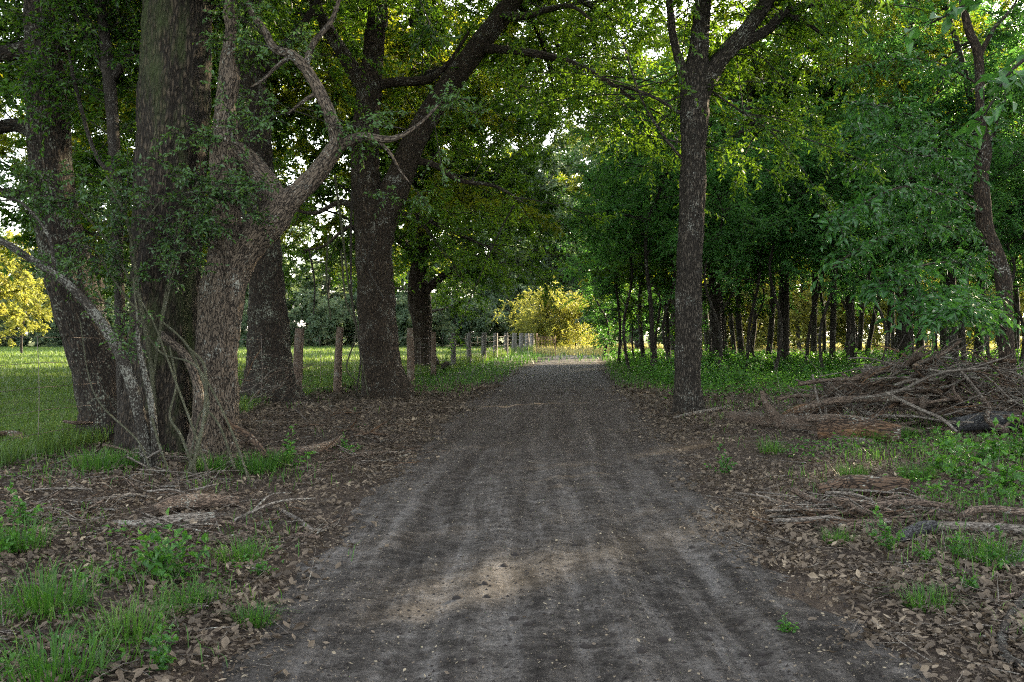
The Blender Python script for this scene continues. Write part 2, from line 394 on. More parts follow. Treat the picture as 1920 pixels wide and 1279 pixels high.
ry = axis([(-12, 2.5, 20, -1), (2.5, 14, 230, 1), (14, 40, 110, 1.2), (40, 130, 60, 1)])
ru = np.linspace(-1.35, 1.35, 91)
RY, RU = np.meshgrid(ry, ru, indexing='ij')
RX = road_c(RY) + RU * road_w(RY)
edge = 1.0 + .16 * vn(RY * .7, RU * 0 + np.sign(RU) * 5, 21) + .14 * vn(RY * 3.3, np.sign(RU) * 5 + RU * 0, 22)
RZ = gz(RX, RY) + 0.012 - .06 * sstep(edge - .10, edge + .12, np.abs(RU)) - .05 * sstep(75, 110, RY)
V = np.stack([RX, RY, RZ], -1).reshape(-1, 3); k = len(ru)
i, j = np.meshgrid(np.arange(k - 1), np.arange(len(ry) - 1)); q = (j * k + i).ravel()
a = Acc(); a.add(V, [np.stack([q, q + 1, q + k + 1, q + k], -1)], np.stack([(RU * road_w(RY)).ravel(), RY.ravel(), RU.ravel() * 0], -1))
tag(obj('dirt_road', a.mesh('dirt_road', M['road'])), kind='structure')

# ------------------------------------------------------------------ crowns
def on_limbs(limbs, n, t0, r):
    """random points, directions on polylines"""
    L = np.array([np.linalg.norm(np.diff(l, axis=0), axis=1).sum() for l in limbs])
    pick = r.choice(len(limbs), n, p=L / L.sum()); O = np.zeros((n, 3)); D = np.zeros((n, 3))
    for k, l in enumerate(limbs):
        w = np.where(pick == k)[0]
        if not len(w): continue
        c = catmull(l, 40); T = norm(np.gradient(c, axis=0)); ii = (r.uniform(t0, 1, len(w)) * 39).astype(int)
        O[w] = c[ii]; D[w] = T[ii]
    return O, D

def twigs_on(O, D, L, droop, k, r, tw, spread=.8, t0=.2, up=.1):
    n = len(O); t = r.uniform(t0, 1, (n, k)) ** .8
    P = O[:, None] + D[:, None] * (L[:, None] * t)[..., None]; P[..., 2] -= (droop * L)[:, None] * t ** 2
    T = np.repeat(D[:, None], k, 1).copy(); T[..., 2] -= 2 * droop[:, None] * t
    d = norm(norm(T) * .7 + norm(r.normal(size=(n, k, 3))) * spread + UP * up)
    return P.reshape(-1, 3), d.reshape(-1, 3), r.uniform(*tw, n * k)

def leaves_on(O, D, L, droop, k, r, ll, ratio=.45, fine=False, flat=.7):
    n = len(O); t = np.linspace(.12, 1.0, k)[None] + r.uniform(-.04, .04, (n, k))
    P = O[:, None] + D[:, None] * (L[:, None] * t)[..., None]; P[..., 2] -= (droop * L)[:, None] * t ** 2
    T = np.repeat(D[:, None], k, 1).copy(); T[..., 2] -= 2 * droop[:, None] * t; T = norm(T)
    S = norm(np.cross(T, UP + r.normal(size=(n, k, 3)) * .25)); sg = np.where(np.arange(k) % 2, 1, -1)[None, :, None]
    d = norm(T * .55 + S * sg * .8 + r.normal(size=(n, k, 3)) * .35 - UP * .12)
    N = norm(UP * flat + r.normal(size=(n, k, 3)) * .55)
    m = n * k; ln = r.uniform(ll[0], ll[1], m)
    return leaf_faces(P.reshape(-1, 3), d.reshape(-1, 3), N.reshape(-1, 3), ln, ln * ratio * r.uniform(.8, 1.2, m), fine)

def crown(limbs, r, nb, lb, ntw, ltw, nl, ll, up=.15, droop=(.05, .35), t0=.25, fine=False, ratio=.45, inherit=.5, wood=True, rb=.018, flat=.7, keep=None):
    a = Acc()
    O, T = on_limbs(limbs, nb, t0, r)
    h = r.normal(size=(nb, 3)) * [1, 1, .45]
    D = norm(T * inherit + norm(h) + UP * up); L = r.uniform(*lb, nb); dr = r.uniform(*droop, nb)
    if keep is not None:
        mid = O + D * L[:, None] * .6; kk = keep(mid); O, D, L, dr = O[kk], D[kk], L[kk], dr[kk]
    if wood: a.add(*many_tubes(O, D, L, dr, rb * L / lb[1], np.full(len(L), .004), 4, 5), mat=1)
    o2, d2, l2 = twigs_on(O, D, L, dr, ntw, r, ltw)
    q2 = r.uniform(.0, .35, len(o2))
    if wood: a.add(*many_tubes(o2, d2, l2, q2, np.full(len(o2), .005), np.full(len(o2), .002), 3, 2), mat=1)
    a.add(*leaves_on(o2, d2, l2, q2, nl, r, ll, ratio, fine, flat), mat=0)
    return a

def auto_limbs(base, top, n, length, r, z0=.35, up=.45, droop=.1):
    """limbs from a trunk line, longest in the middle of the crown"""
    out = []; base = np.asarray(base); top = np.asarray(top)
    ph = r.uniform(0, 6.28)
    for k in range(n):
        t = z0 + (1 - z0) * (k + r.uniform(0, .8)) / n; az = ph + k * 2.4 + r.uniform(-.4, .4)
        prof = .35 + .65 * math.sin(math.pi * min(1, .15 + .85 * (1 - (t - z0) / (1 - z0)) ** .8 + 0.0) * .9)
        L = length * prof * r.uniform(.7, 1.1); u = up * r.uniform(.4, 1.4)
        d = norm(np.array([math.cos(az), math.sin(az), u])); s = base + (top - base) * t
        out.append(np.array([s, s + d * L * .5 + r.normal(size=3) * .08 * L, s + d * L + r.normal(size=3) * .12 * L - UP * droop * L]))
    return out

def tree_obj(name, base, label, cat, group, trunk, bk, crown_acc, lm, limbs=(), limb_mat=None, crown_name='crown'):
    """root Empty at the base > trunk, limb..., crown. trunk and limbs are Acc"""
    root = thing(name, base, label, cat, group)
    obj('trunk', trunk.mesh('trunk', bk, base), root)
    for l in limbs: obj('limb', l.mesh('limb', limb_mat or bk, base), root)
    if crown_acc is not None: obj(crown_name, crown_acc.mesh(crown_name, [lm, M['bark_twig']], base, smooth=False), root)
    return root

def px_line(pts, d):
    """[(px,py,width_px[,depth])] -> points and radii"""
    P, R = [], []
    for p in pts:
        dd = p[3] if len(p) > 3 else d
        P.append(at(p[0], p[1], dd)); R.append(p[2] / 2 / F * dd)
    return np.array(P), np.array(R)

def hero(name, label, d, pts, limb_pts, bkm, lm, seed, top_z, crown_kw, n_auto=10, l_auto=4.5, auto_t=.3, sides=28, rough=.06, lobes=5, flare=.35, flare_h=.5, top_off=(0, 0), extra_limbs=(), group=None, own=True, step=.08, up=.35):
    r = np.random.default_rng(seed)
    P, R = px_line(pts, d)
    base = np.array([P[0][0], P[0][1], 0]); base[2] = gzp(base[0], base[1])
    P[0][2] = base[2] - .12
    if top_z:
        e = P[-1]; v = norm(P[-1] - P[-2])
        n2 = e + v * (top_z - e[2]) * .5 + np.array([top_off[0], top_off[1], 0]) * .4; n2[2] = e[2] + (top_z - e[2]) * .5
        tp = e + np.array([top_off[0] + v[0] * 2, top_off[1] + v[1] * 2, 0]); tp[2] = top_z
        P2 = np.vstack([P, n2, tp]); R2 = np.concatenate([R, [R[-1] * .75, R[-1] * .3]])
    else: P2, R2 = P, R
    tr = Acc().add(*tube(P2, R2, sides * 2, step * .75, rough, seed, lobes, flare, flare_h, ridge=.05))
    lims, lines = [], []
    for q, lp in enumerate(limb_pts):
        a, b = px_line(lp, d)
        lims.append(Acc().add(*tube(a, b, 22, .06, rough * 1.3, seed + q + 1, ridge=.03))); lines.append(a)
    autos = auto_limbs(P[-1], P2[-1], n_auto, l_auto, r, 0.0, up) if top_z else []
    for q, l in enumerate(list(autos) + list(extra_limbs)):
        w = np.linspace(R[-1] * .5, .02, len(l)); lims.append(Acc().add(*tube(l, w, 8, .2, .06, seed + 30 + q)))
    cr = crown(list(lines) * 1 + list(autos) + list(extra_limbs), r, **crown_kw) if crown_kw else None
    return tree_obj(name, base, label, 'tree', group, tr, bkm, cr, lm, lims)

def near_ok(mid):
    """no sprays right in front of the lens or low over the road"""
    x, y, z = mid.T
    dpx = CX + x / np.maximum(y, .1) * F; dpy = HOR - (z - EYE) / np.maximum(y, .1) * F
    return ~((y < 5)) & ~((z < 2.6) & (np.abs(x - road_c(y)) < 2.6))

def keep_g(mid):
    return near_ok(mid) & ((mid[:, 1] > 17.4) | (mid[:, 2] > 7.6) | (np.abs(mid[:, 0] - 3.2) > 1.5) | (np.random.default_rng(4).uniform(size=len(mid)) < .12))
def keep_e(mid):
    return near_ok(mid) & ((mid[:, 1] > 21.5) | (mid[:, 2] > 8.6) | (mid[:, 0] > 2.0) | (np.random.default_rng(3).uniform(size=len(mid)) < .12)) & ((CX + mid[:, 0] / mid[:, 1] * F > 985) | (mid[:, 1] > 21.7) | (mid[:, 2] > 10.2) | (np.random.default_rng(8).uniform(size=len(mid)) < .12))
# ------------------------------------------------------------------ the big trees
ck = dict(nb=150, lb=(.9, 2.4), ntw=14, ltw=(.25, .7), nl=13, ll=(.06, .10), keep=near_ok)
# leftmost leaning trunk
hero('oak_tree', 'dark leaning oak at the far left, bulging base, crown dark with small leaves', 12.6,
     [(214, 850, 150), (208, 790, 104), (188, 700, 92), (160, 620, 86), (125, 500, 84), (104, 390, 78), (95, 300, 74), (88, 150, 72), (84, 0, 70)],
     [[(90, 70, 34), (40, 95, 30), (-40, 100, 26), (-160, 60, 14)], [(92, 270, 30), (30, 235, 26), (-60, 250, 20), (-180, 200, 8)],
      [(95, 75, 22), (150, 66, 18), (205, 75, 15), (300, 20, 9)], [(98, 330, 26), (30, 365, 20), (-50, 350, 14), (-150, 380, 6)]],
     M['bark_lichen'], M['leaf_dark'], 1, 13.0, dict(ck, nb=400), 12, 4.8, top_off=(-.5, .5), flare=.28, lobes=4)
# big trunk in the middle of the clump
hero('oak_tree', 'widest grey trunk of the left clump, standing upright with deep furrows', 11.4,
     [(318, 872, 150), (314, 800, 136), (312, 700, 124), (314, 600, 122), (314, 450, 122), (322, 300, 124), (328, 200, 126), (335, 0, 120)],
     [], M['bark_big'], M['leaf_dark'], 2, 15.0, dict(ck, nb=330), 12, 5.0, sides=40, rough=.07, flare=.26, lobes=7, flare_h=1.1)
# gnarled pale trunk with forked limb
hero('gnarled_tree', 'pale gnarled trunk with a broken snag and an elbowed limb forking to the right', 10.9,
     [(400, 880, 92), (402, 800, 80), (405, 700, 74), (410, 600, 76), (424, 520, 78), (424, 440, 58), (424, 360, 54), (420, 290, 54), (424, 235, 42), (424, 190, 36), (431, 150, 38), (428, 110, 26), (434, 60, 20), (431, 20, 22), (438, -30, 14), (436, -90, 5)],
     [[(425, 545, 62), (448, 490, 62), (486, 440, 64), (515, 405, 60), (540, 380, 44), (570, 352, 38), (604, 312, 34), (632, 270, 30), (622, 226, 26), (596, 165, 23), (572, 128, 20), (548, 105, 18), (515, 92, 15), (498, 60, 13), (470, 20, 10), (452, -40, 8), (420, -100, 5)],
      [(572, 128, 14), (590, 80, 11), (622, 40, 9), (640, -10, 7), (670, -80, 4)], [(548, 105, 11), (520, 125, 8), (495, 150, 6), (470, 165, 3)], [(600, 172, 9), (570, 190, 7), (540, 215, 4)],
      [(522, 400, 48), (505, 352, 46), (478, 315, 40), (448, 282, 32), (425, 268, 20)],
      [(628, 278, 22), (665, 262, 21), (690, 258, 18), (722, 262, 14), (752, 255, 9), (790, 230, 6), (830, 190, 4)], [(700, 259, 8), (730, 285, 6), (750, 320, 4), (770, 345, 2)]],
     M['bark_pale'], M['leaf_near'], 3, 0, dict(nb=62, lb=(.35, .9), ntw=8, ltw=(.12, .35), nl=10, ll=(.04, .07), t0=.72, fine=True, rb=.006, keep=near_ok), sides=32, rough=.13, flare=.20, lobes=6, flare_h=.9)
# trunk behind, spotted with lichen
hero('oak_tree', 'lichen spotted straight trunk just left of the first fence post', 19.6,
     [(512, 768, 130), (510, 745, 104), (506, 700, 84), (503, 600, 72), (496, 480, 62), (482, 360, 66), (474, 240, 64), (464, 120, 62), (456, 0, 60)],
     [[(470, 150, 24), (520, 110, 20), (560, 60, 16), (600, 0, 12)]], M['bark_lichen'], M['leaf_oak'], 4, 17.5,
     dict(ck, nb=380, ll=(.08, .12), lb=(1.2, 3.0)), 13, 5.5, flare=.3, top_off=(-1, 1), lobes=5)
# twin oak leaning over the road
hero('twin_oak', 'twin trunk oak with one stem leaning right over the dirt road', 21.6,
     [(728, 756, 100), (726, 735, 88), (716, 690, 74), (708, 600, 70), (702, 500, 68), (698, 430, 64), (686, 340, 52), (686, 240, 50), (696, 150, 40), (704, 60, 36), (708, 0, 34)],
     [[(700, 470, 58), (718, 410, 60), (742, 350, 54), (766, 290, 46), (796, 230, 42), (838, 165, 42), (884, 105, 40), (926, 50, 38), (958, 8, 34), (1010, -60, 28), (1090, -150, 18), (1180, -220, 8)],
      [(690, 165, 30), (668, 140, 30), (640, 95, 26), (612, 50, 24), (585, 0, 20), (540, -70, 12)],
      [(905, 92, 18), (960, 95, 15, 21), (1010, 103, 14, 20), (1070, 118, 12, 20), (1130, 148, 9, 19), (1185, 185, 6, 19), (1240, 215, 3, 19)],
      [(776, 300, 14), (820, 312, 12), (860, 338, 9), (930, 350, 6), (980, 380, 3)],
      [(705, 160, 20), (740, 155, 18), (800, 150, 16), (840, 120, 9), (880, 60, 5)],
      [(740, 400, 10), (790, 408, 8, 23), (860, 440, 6, 24), (930, 470, 4, 25)],
      [(690, 400, 16), (640, 380, 11), (590, 400, 7), (540, 390, 4)],
      [(692, 440, 9), (655, 425, 7), (610, 460, 5), (570, 470, 3)]],
     M['bark_oak'], M['leaf_oak'], 5, 18.0, dict(ck, nb=780, ll=(.08, .125), lb=(1.0, 2.8), ntw=14, keep=keep_e), 13, 6.0, flare=.22, lobes=4,
     extra_limbs=[catmull(np.array([at(958, 8, 21.6), at(980, -200, 20), at(940, -420, 18)]), 4), catmull(np.array([at(1090, -150, 21.6), at(1250, -180, 17), at(1420, -120, 14)]), 4),
                  catmull(np.array([at(1000, -50, 21.6), at(1120, 20, 24), at(1190, 60, 27)]), 4), catmull(np.array([at(985, -30, 21.6), at(1030, 40, 25), at(1050, 110, 30), at(1060, 160, 33)]), 5), catmull(np.array([at(940, 30, 21.6), at(1000, 30, 20), at(1060, 10, 18.5), at(1110, 40, 17.5)]), 5), catmull(np.array([at(960, 0, 21.6), at(1010, 60, 23), at(1040, 180, 25)]), 4)], top_off=(-1.5, 1))
# right-hand tree by the road
hero('hickory_tree', 'straight grey-brown tree with a three-way fork, alone at the right road edge', 17.4,
     [(1292, 786, 60), (1292, 770, 53), (1290, 700, 48), (1291, 600, 48), (1293, 480, 46), (1298, 380, 46), (1300, 280, 46), (1302, 200, 52), (1304, 150, 50), (1309, 100, 36), (1314, 40, 31), (1318, 0, 30)],
     [[(1296, 170, 26), (1282, 140, 22), (1270, 105, 17), (1260, 60, 15), (1254, 0, 13), (1235, -90, 7)],
      [(1306, 190, 36), (1328, 150, 34), (1352, 110, 32), (1388, 70, 30), (1420, 30, 27), (1446, -10, 24), (1500, -100, 14)],
      [(1366, 92, 22), (1404, 76, 19), (1440, 55, 18), (1468, 28, 17), (1500, 12, 14), (1560, 8, 11), (1640, 8, 6)],
      [(1462, 32, 12), (1490, 34, 10), (1520, 50, 8), (1545, 70, 4)],
      [(1280, 300, 6), (1240, 250, 5), (1200, 180, 4), (1165, 70, 3)], [(1278, 215, 7), (1230, 185, 6), (1180, 165, 4), (1150, 160, 3)],
      [(1318, 160, 5), (1360, 190, 4), (1420, 230, 3), (1450, 250, 2)]],
     M['bark_right'], M['leaf_oak'], 6, 15.5, dict(ck, nb=380, ll=(.08, .125), lb=(.9, 2.6), droop=(.1, .5), keep=keep_g), 12, 5.0, flare=.26, lobes=5, rough=.06, flare_h=.22)
# smaller dark oak beyond the fence
hero('gnarled_oak', 'small twisted dark oak standing behind the fence beyond the twin oak', 36.0,
     [(806, 702, 62), (800, 690, 44), (793, 650, 36), (790, 610, 32), (784, 570, 38), (782, 540, 34), (786, 500, 30), (794, 440, 28), (800, 380, 26)],
     [[(785, 560, 18), (815, 530, 15), (850, 505, 12), (900, 490, 7), (950, 480, 4)], [(787, 500, 16), (760, 460, 13), (720, 440, 9), (660, 430, 5)], [(795, 430, 16), (850, 390, 12), (930, 370, 8), (1000, 380, 4)]],
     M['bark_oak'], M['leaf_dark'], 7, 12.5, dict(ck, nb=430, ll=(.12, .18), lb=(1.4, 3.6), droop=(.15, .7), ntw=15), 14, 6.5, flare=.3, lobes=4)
# crooked tree at the right edge with long compound leaves
H_pts = [(1892, 790, 36), (1890, 700, 31), (1884, 600, 30), (1882, 530, 30), (1868, 480, 30), (1848, 430, 30), (1842, 380, 29), (1838, 330, 28), (1844, 280, 28), (1836, 220, 17), (1836, 160, 17), (1832, 100, 18), (1816, 60, 16), (1806, 20, 14), (1803, 0, 13)]
# pinnate sprays: long rachis with paired leaflets
def pinnate(O, D, r, ln=(.35, .55), pairs=5, ll=(.10, .16), ratio=.38):
    a = Acc(); n = len(O); L = r.uniform(*ln, n); dr = r.uniform(.15, .5, n)
    a.add(*many_tubes(O, D, L, dr, np.full(n, .004), np.full(n, .002), 3, 4), mat=1)
    a.add(*leaves_on(O, D, L, dr, pairs * 2, r, ll, ratio, True, 1.0), mat=0)
    return a
def spray_tree(name, label, base, trunk_pts, trunk_r, branches, lm, seed, npin, bkm, cat='tree', group=None, **kw):
    r = np.random.default_rng(seed); base = np.array(base, float)
    tr = Acc().add(*tube(trunk_pts, trunk_r, 10, .1, .06, seed))
    ls = [Acc().add(*tube(b, np.linspace(w, .006, len(b)), 6, .1, .05, seed + q)) for q, (b, w) in enumerate(branches)]
    O, T = on_limbs([b for b, w in branches], npin, .15, r)
    D = norm(T * .5 + norm(r.normal(size=(npin, 3)) * [1, 1, .4]) + UP * .05)
    return tree_obj(name, base, label, cat, group, tr, bkm, pinnate(O, D, r, **kw), lm, ls)

def br(*p): return np.array([at(*q) for q in p])
HP, HR = px_line(H_pts, 17.0); hb = np.array([HP[0][0], HP[0][1], gzp(HP[0][0], HP[0][1])]); HP[0][2] = hb[2] - .1
HP = np.vstack([HP, [HP[-1] + [-.1, 0, 2.5], HP[-1] + [0, .2, 5]]]); HR = np.concatenate([HR, [.06, .02]])
spray_tree('crooked_tree', 'crooked slender tree with drooping compound leaves, at the right edge beside the tall brush pile', hb, HP, HR,
           [(br((1858, 460, 17), (1790, 428, 15.5), (1720, 425, 14), (1640, 450, 12.8), (1560, 500, 12.2)), .026), (br((1884, 560, 17), (1820, 560, 15), (1760, 545, 13), (1700, 575, 12)), .02),
            (br((1842, 400, 17), (1780, 370, 15), (1700, 350, 13.4), (1620, 380, 12.6), (1550, 420, 12.4)), .024), (br((1838, 340, 17), (1780, 300, 15), (1700, 285, 14), (1610, 230, 13.4)), .022),
            (br((1870, 490, 17), (1800, 490, 15), (1720, 500, 13), (1640, 540, 12.4)), .02), (br((1844, 290, 17), (1770, 250, 16), (1690, 210, 15), (1600, 190, 14.5)), .02),
            (br((1888, 620, 17), (1850, 590, 14), (1810, 575, 12), (1760, 590, 11.4)), .016), (br((1836, 160, 17), (1760, 120, 16.5), (1690, 110, 16), (1600, 130, 15.5)), .02),
            (br((1836, 105, 17), (1862, 55, 17), (1900, 10, 17.4), (1930, -60, 18)), .05), (br((1842, 275, 17), (1858, 262, 17), (1868, 235, 17.2), (1874, 190, 17.5)), .06),
            (br((1803, -20, 17), (1740, -60, 16), (1660, -40, 15.5)), .03), (br((1842, 380, 17), (1750, 330, 18), (1660, 300, 19), (1580, 330, 19.5)), .02), (br((1806, 20, 17), (1880, -60, 18), (1980, -90, 18.5)), .03)],
           M['leaf_pinnate'], 41, 760, M['bark_oak'], ln=(.28, .48), ll=(.08, .16))
b1 = np.array([3.75, 5.6, 0.05])
spray_tree('overhanging_tree', 'nearby tree reaching broad pale green leaves into the top right corner', b1,
           np.array([b1 - UP * .1, b1 + [0, 0, 1.2], b1 + [.05, 0, 2.6], b1 + [0, 0.1, 4.2]]), [.07, .06, .05, .02],
           [(np.array([b1 + [0, 0, 2.6], b1 + [-.5, .0, 3.0], b1 + [-.95, -.1, 2.85], b1 + [-1.15, -.1, 2.55]]), .016), 
            (np.array([b1 + [0, 0, 3.2], b1 + [-.4, -.1, 3.4], b1 + [-.95, 0, 3.3], b1 + [-1.4, 0, 3.1]]), .014)],
           M['leaf_pinnate'], 42, 22, M['bark_twig'], ln=(.14, .26), pairs=3, ll=(.08, .13), ratio=.55)

# thin stems in front of the left clump
r = np.random.default_rng(77)
def thin_tree(name, label, d, stem_lists, lm, seed, ckw, bkm=None, cat='sapling', group=None, extra=()):
    r = np.random.default_rng(seed); lines = []; accs = []
    for q, s in enumerate(stem_lists):
        P, R = px_line(s, d)
        if q == 0:
            base = np.array([P[0][0], P[0][1], gzp(P[0][0], P[0][1])]); P[0][2] = min(P[0][2], base[2] - .05)
        accs.append(Acc().add(*tube(P, R, 10, .06, .09, seed + q))); lines.append(P)
    for e in extra:
        P = np.array([at(*q) for q in e]); accs.append(Acc().add(*tube(P, np.linspace(.012, .003, len(P)), 5, .08, .05, seed + 9))); lines.append(P)
    cr = crown([l for l in lines], r, **ckw) if ckw else None
    return tree_obj(name, base, label, cat, group, accs[0], bkm or M['bark_twig'], cr, lm, accs[1:])
thin_tree('young_tree', 'thin dark young tree with forked top between the two leftmost trunks', 11.8,
          [[(232, 862, 22), (228, 700, 20), (222, 500, 20), (216, 300, 21), (206, 150, 24), (196, 60, 20), (188, 0, 18), (180, -120, 10)],
           [(214, 145, 17), (250, 100, 15), (300, 62, 12), (380, 25, 9), (440, -5, 6)], [(205, 155, 9), (160, 60, 7), (120, 0, 5)], [(222, 330, 10), (180, 290, 8), (140, 150, 7), (128, 60, 4)]],
          M['leaf_dark'], 21, dict(nb=90, lb=(.4, 1.1), ntw=10, ltw=(.15, .4), nl=11, ll=(.05, .08), t0=.35, rb=.008), cat='tree')
thin_tree('privet_shrub', 'leafy green shrub with airy sprays across the front of the widest trunk', 10.4,
          [[(292, 880, 9), (285, 700, 9), (262, 560, 8), (240, 420, 6), (200, 330, 4)], [(285, 720, 6), (310, 560, 6), (340, 420, 5), (372, 340, 3)], [(262, 560, 5), (200, 450, 4), (120, 370, 3), (60, 350, 2)],
           [(250, 480, 5), (300, 380, 4), (390, 360, 3), (450, 385, 2)], [(270, 600, 5), (210, 520, 4), (180, 470, 3), (130, 455, 2)], [(300, 620, 4), (330, 500, 4), (372, 430, 3), (420, 430, 2)]],
          M['leaf_near'], 22, dict(nb=64, lb=(.3, .75), ntw=8, ltw=(.12, .32), nl=11, ll=(.04, .07), t0=.3, fine=True, rb=.005, droop=(.0, .3), ratio=.42), cat='shrub', bkm=M['vine'])
thin_tree('leaning_tree', 'slender lichen covered stem leaning left across the front of the left trunks', 9.75,
          [[(280, 905, 26), (272, 840, 23), (262, 780, 22), (240, 700, 22), (212, 640, 21), (180, 592, 19), (140, 545, 16), (104, 515, 15), (60, 488, 14), (20, 462, 13), (-40, 430, 10)],
           [(286, 900, 15), (290, 820, 14), (280, 740, 13), (262, 660, 10), (255, 600, 6)], [(104, 515, 7), (90, 440, 6), (40, 380, 5), (0, 376, 3)]],
          M['leaf_near'], 23, dict(nb=10, lb=(.2, .5), ntw=5, ltw=(.1, .25), nl=7, ll=(.04, .06), t0=.5, rb=.004), bkm=M['bark_leaning'])

# hanging and climbing vines
def vine(label, pts, d, group=None, w=6, m='vine', seed=0, name='vine'):
    P, R = px_line([(p[0], p[1], w * (1 - .5 * k / len(pts))) + tuple(p[2:]) for k, p in enumerate(pts)], d)
    o = obj(name, Acc().add(*tube(P, R, 6, .05, .1, seed)).mesh(name, M[m], P[0]), None, P[0]); tag(o, label, 'vine', group)
V1 = 'thin bare vine looping over the roots of the left clump'
for k, (pts, w) in enumerate([
        ([(360, 905, 9.5), (370, 830, 9.7), (390, 760, 9.9), (372, 690, 10.2), (345, 640, 10.3), (300, 600, 10.3)], 7), ([(325, 905, 9.4), (300, 840, 9.6), (275, 740, 9.8), (262, 640, 9.9), (250, 520, 10)], 6),
        ([(395, 900, 9.4), (360, 800, 9.6), (320, 690, 9.8), (290, 610, 10), (262, 560, 10)], 5), ([(470, 910, 9.4), (430, 800, 9.6), (370, 690, 9.8), (300, 660, 10), (255, 590, 10)], 5),
        ([(340, 900, 9.3), (365, 860, 9.4), (382, 780, 9.6), (384, 690, 10.1), (352, 650, 10.2)], 8), ([(285, 900, 9.3), (260, 830, 9.5), (190, 760, 9.8), (165, 700, 10.5), (150, 600, 11)], 4),
        ([(440, 880, 9.5), (412, 800, 9.7), (380, 770, 9.8), (362, 830, 9.7), (352, 890, 9.5)], 5), ([(372, 905, 9.4), (340, 820, 9.5), (318, 780, 9.7), (330, 720, 9.9), (318, 650, 10.2)], 6)]):
    vine(V1, pts, 9.6, 'vines over the left clump', w, 'vine', 60 + k)
vine('thick root-like vine wrapped down the front of the gnarled trunk', [(384, 870, 10.2), (374, 800, 10.2), (372, 730, 10.3), (350, 670, 10.5), (318, 640, 10.6), (300, 625, 10.7)], 10.2, None, 22, 'bark_pale', 70)
V2 = 'limp vine hanging straight down beside the twin oak'
for k, pts in enumerate([[(628, 330), (640, 420), (652, 520), (672, 640), (690, 742)], [(660, 360), (658, 450), (660, 560), (676, 660), (668, 740)], [(616, 440), (612, 520), (620, 600)], [(700, 455), (690, 500), (720, 560)], [(640, 470), (648, 560), (668, 620), (650, 690), (676, 720)], [(580, 470), (590, 530), (588, 590)]]):
    vine(V2, pts, 20.5, 'vines hanging by the twin oak', 5 if k < 2 else 4, 'bark_twig' if k % 2 else 'vine', 80 + k, 'hanging_vine')

# ------------------------------------------------------------------ woods: a few kinds of tree, each copied
def forest_kind(seed, h, base_t, nl, ll, lm, spread, nb, n_l=13, trunk_r=.14, lb=(.9, 2.3), ntw=13, up=.35, bend=.35, droop=(.05, .4)):
    r = np.random.default_rng(seed)
    pts = np.array([[0, 0, -.15], [r.normal() * bend * .3, r.normal() * bend * .3, h * .22], [r.normal() * bend, r.normal() * bend, h * .5], [r.normal() * bend * 1.3, r.normal() * bend * 1.3, h * .78], [r.normal() * bend, r.normal() * bend, h * .97]])
    tr = Acc().add(*tube(pts, [trunk_r * 1.15, trunk_r, trunk_r * .8, trunk_r * .5, .02], 9, .3, .07, seed, 4, .3, .4))
    limbs = []; c = catmull(pts, 30)
    ph = r.uniform(0, 6)
    for k in range(n_l):
        t = base_t + (1 - base_t) * (k + r.uniform(0, .8)) / n_l; o = c[int(t * 29)]; az = ph + 2.4 * k + r.uniform(-.4, .4)
        L = spread * (.45 + .55 * math.sin(math.pi * (.18 + .75 * (1 - (t - base_t) / (1 - base_t))))) * r.uniform(.7, 1.15)
        d = norm(np.array([math.cos(az), math.sin(az), up * r.uniform(.2, 1.4)]))
        limbs.append(np.array([o, o + d * L * .5, o + d * L + UP * r.uniform(-.15, .1) * L]))
    cr = crown(limbs + [c[int(base_t * 29) + 2::4]], r, nb, lb, ntw, (.25, .7), nl, ll, t0=.2, rb=.014, droop=droop)
    for l in limbs: cr.add(*tube(l, np.linspace(trunk_r * .32, .012, 3), 5, .5, .05, seed)[:2], mat=1)
    return (tr.mesh('forest_trunk', M['bark_forest']), cr.mesh('forest_crown', [lm, M['bark_twig']], smooth=False))
def place(kind, name, x, y, label, group, cat='tree', rz=None, s=1.0, sz=None, tilt=(0, 0), r=rng):
    root = thing(name, (x, y, gzp(x, y)), label, cat, group)
    root.rotation_euler = (tilt[0], tilt[1], r.uniform(0, 6.28) if rz is None else rz); root.scale = (s, s, sz or s)
    obj('trunk', kind[0], root); obj('crown', kind[1], root)
    return root
FK = [forest_kind(101, 15.5, .36, 12, (.10, .16), M['leaf_wood'], 3.3, 150, trunk_r=.11), forest_kind(102, 17, .40, 12, (.10, .16), M['leaf_wood'], 3.2, 150, trunk_r=.15),
      forest_kind(103, 14.5, .34, 12, (.10, .15), M['leaf_wood'], 3.5, 155, bend=.8, trunk_r=.12), forest_kind(104, 16.5, .38, 12, (.11, .17), M['leaf_sunny'], 3.6, 155, trunk_r=.18),
      forest_kind(105, 13, .36, 12, (.12, .18), M['leaf_pinnate'], 3.2, 140, trunk_r=.10, bend=.7)]
SK = [forest_kind(111, 5.2, .22, 11, (.09, .15), M['leaf_wood'], 1.7, 60, 10, .045, (.4, 1.2), 9, bend=.2), forest_kind(112, 3.8, .15, 11, (.09, .14), M['leaf_pinnate'], 1.4, 50, 9, .035, (.4, 1.0), 9, bend=.2),
      forest_kind(113, 6.5, .30, 11, (.10, .15), M['leaf_oak'], 2.0, 75, 10, .06, (.5, 1.4), 9, bend=.3)]
BK = [forest_kind(121, 4.2, .05, 11, (.09, .16), M['leaf_sun_gold'], 2.4, 170, 15, .06, (.5, 1.7), 11, bend=.4, droop=(.2, .9)), forest_kind(122, 9, .2, 12, (.18, .28), M['leaf_sun_gold'], 3.4, 130, 12, .13, (.8, 2.0), 10, bend=.3)]
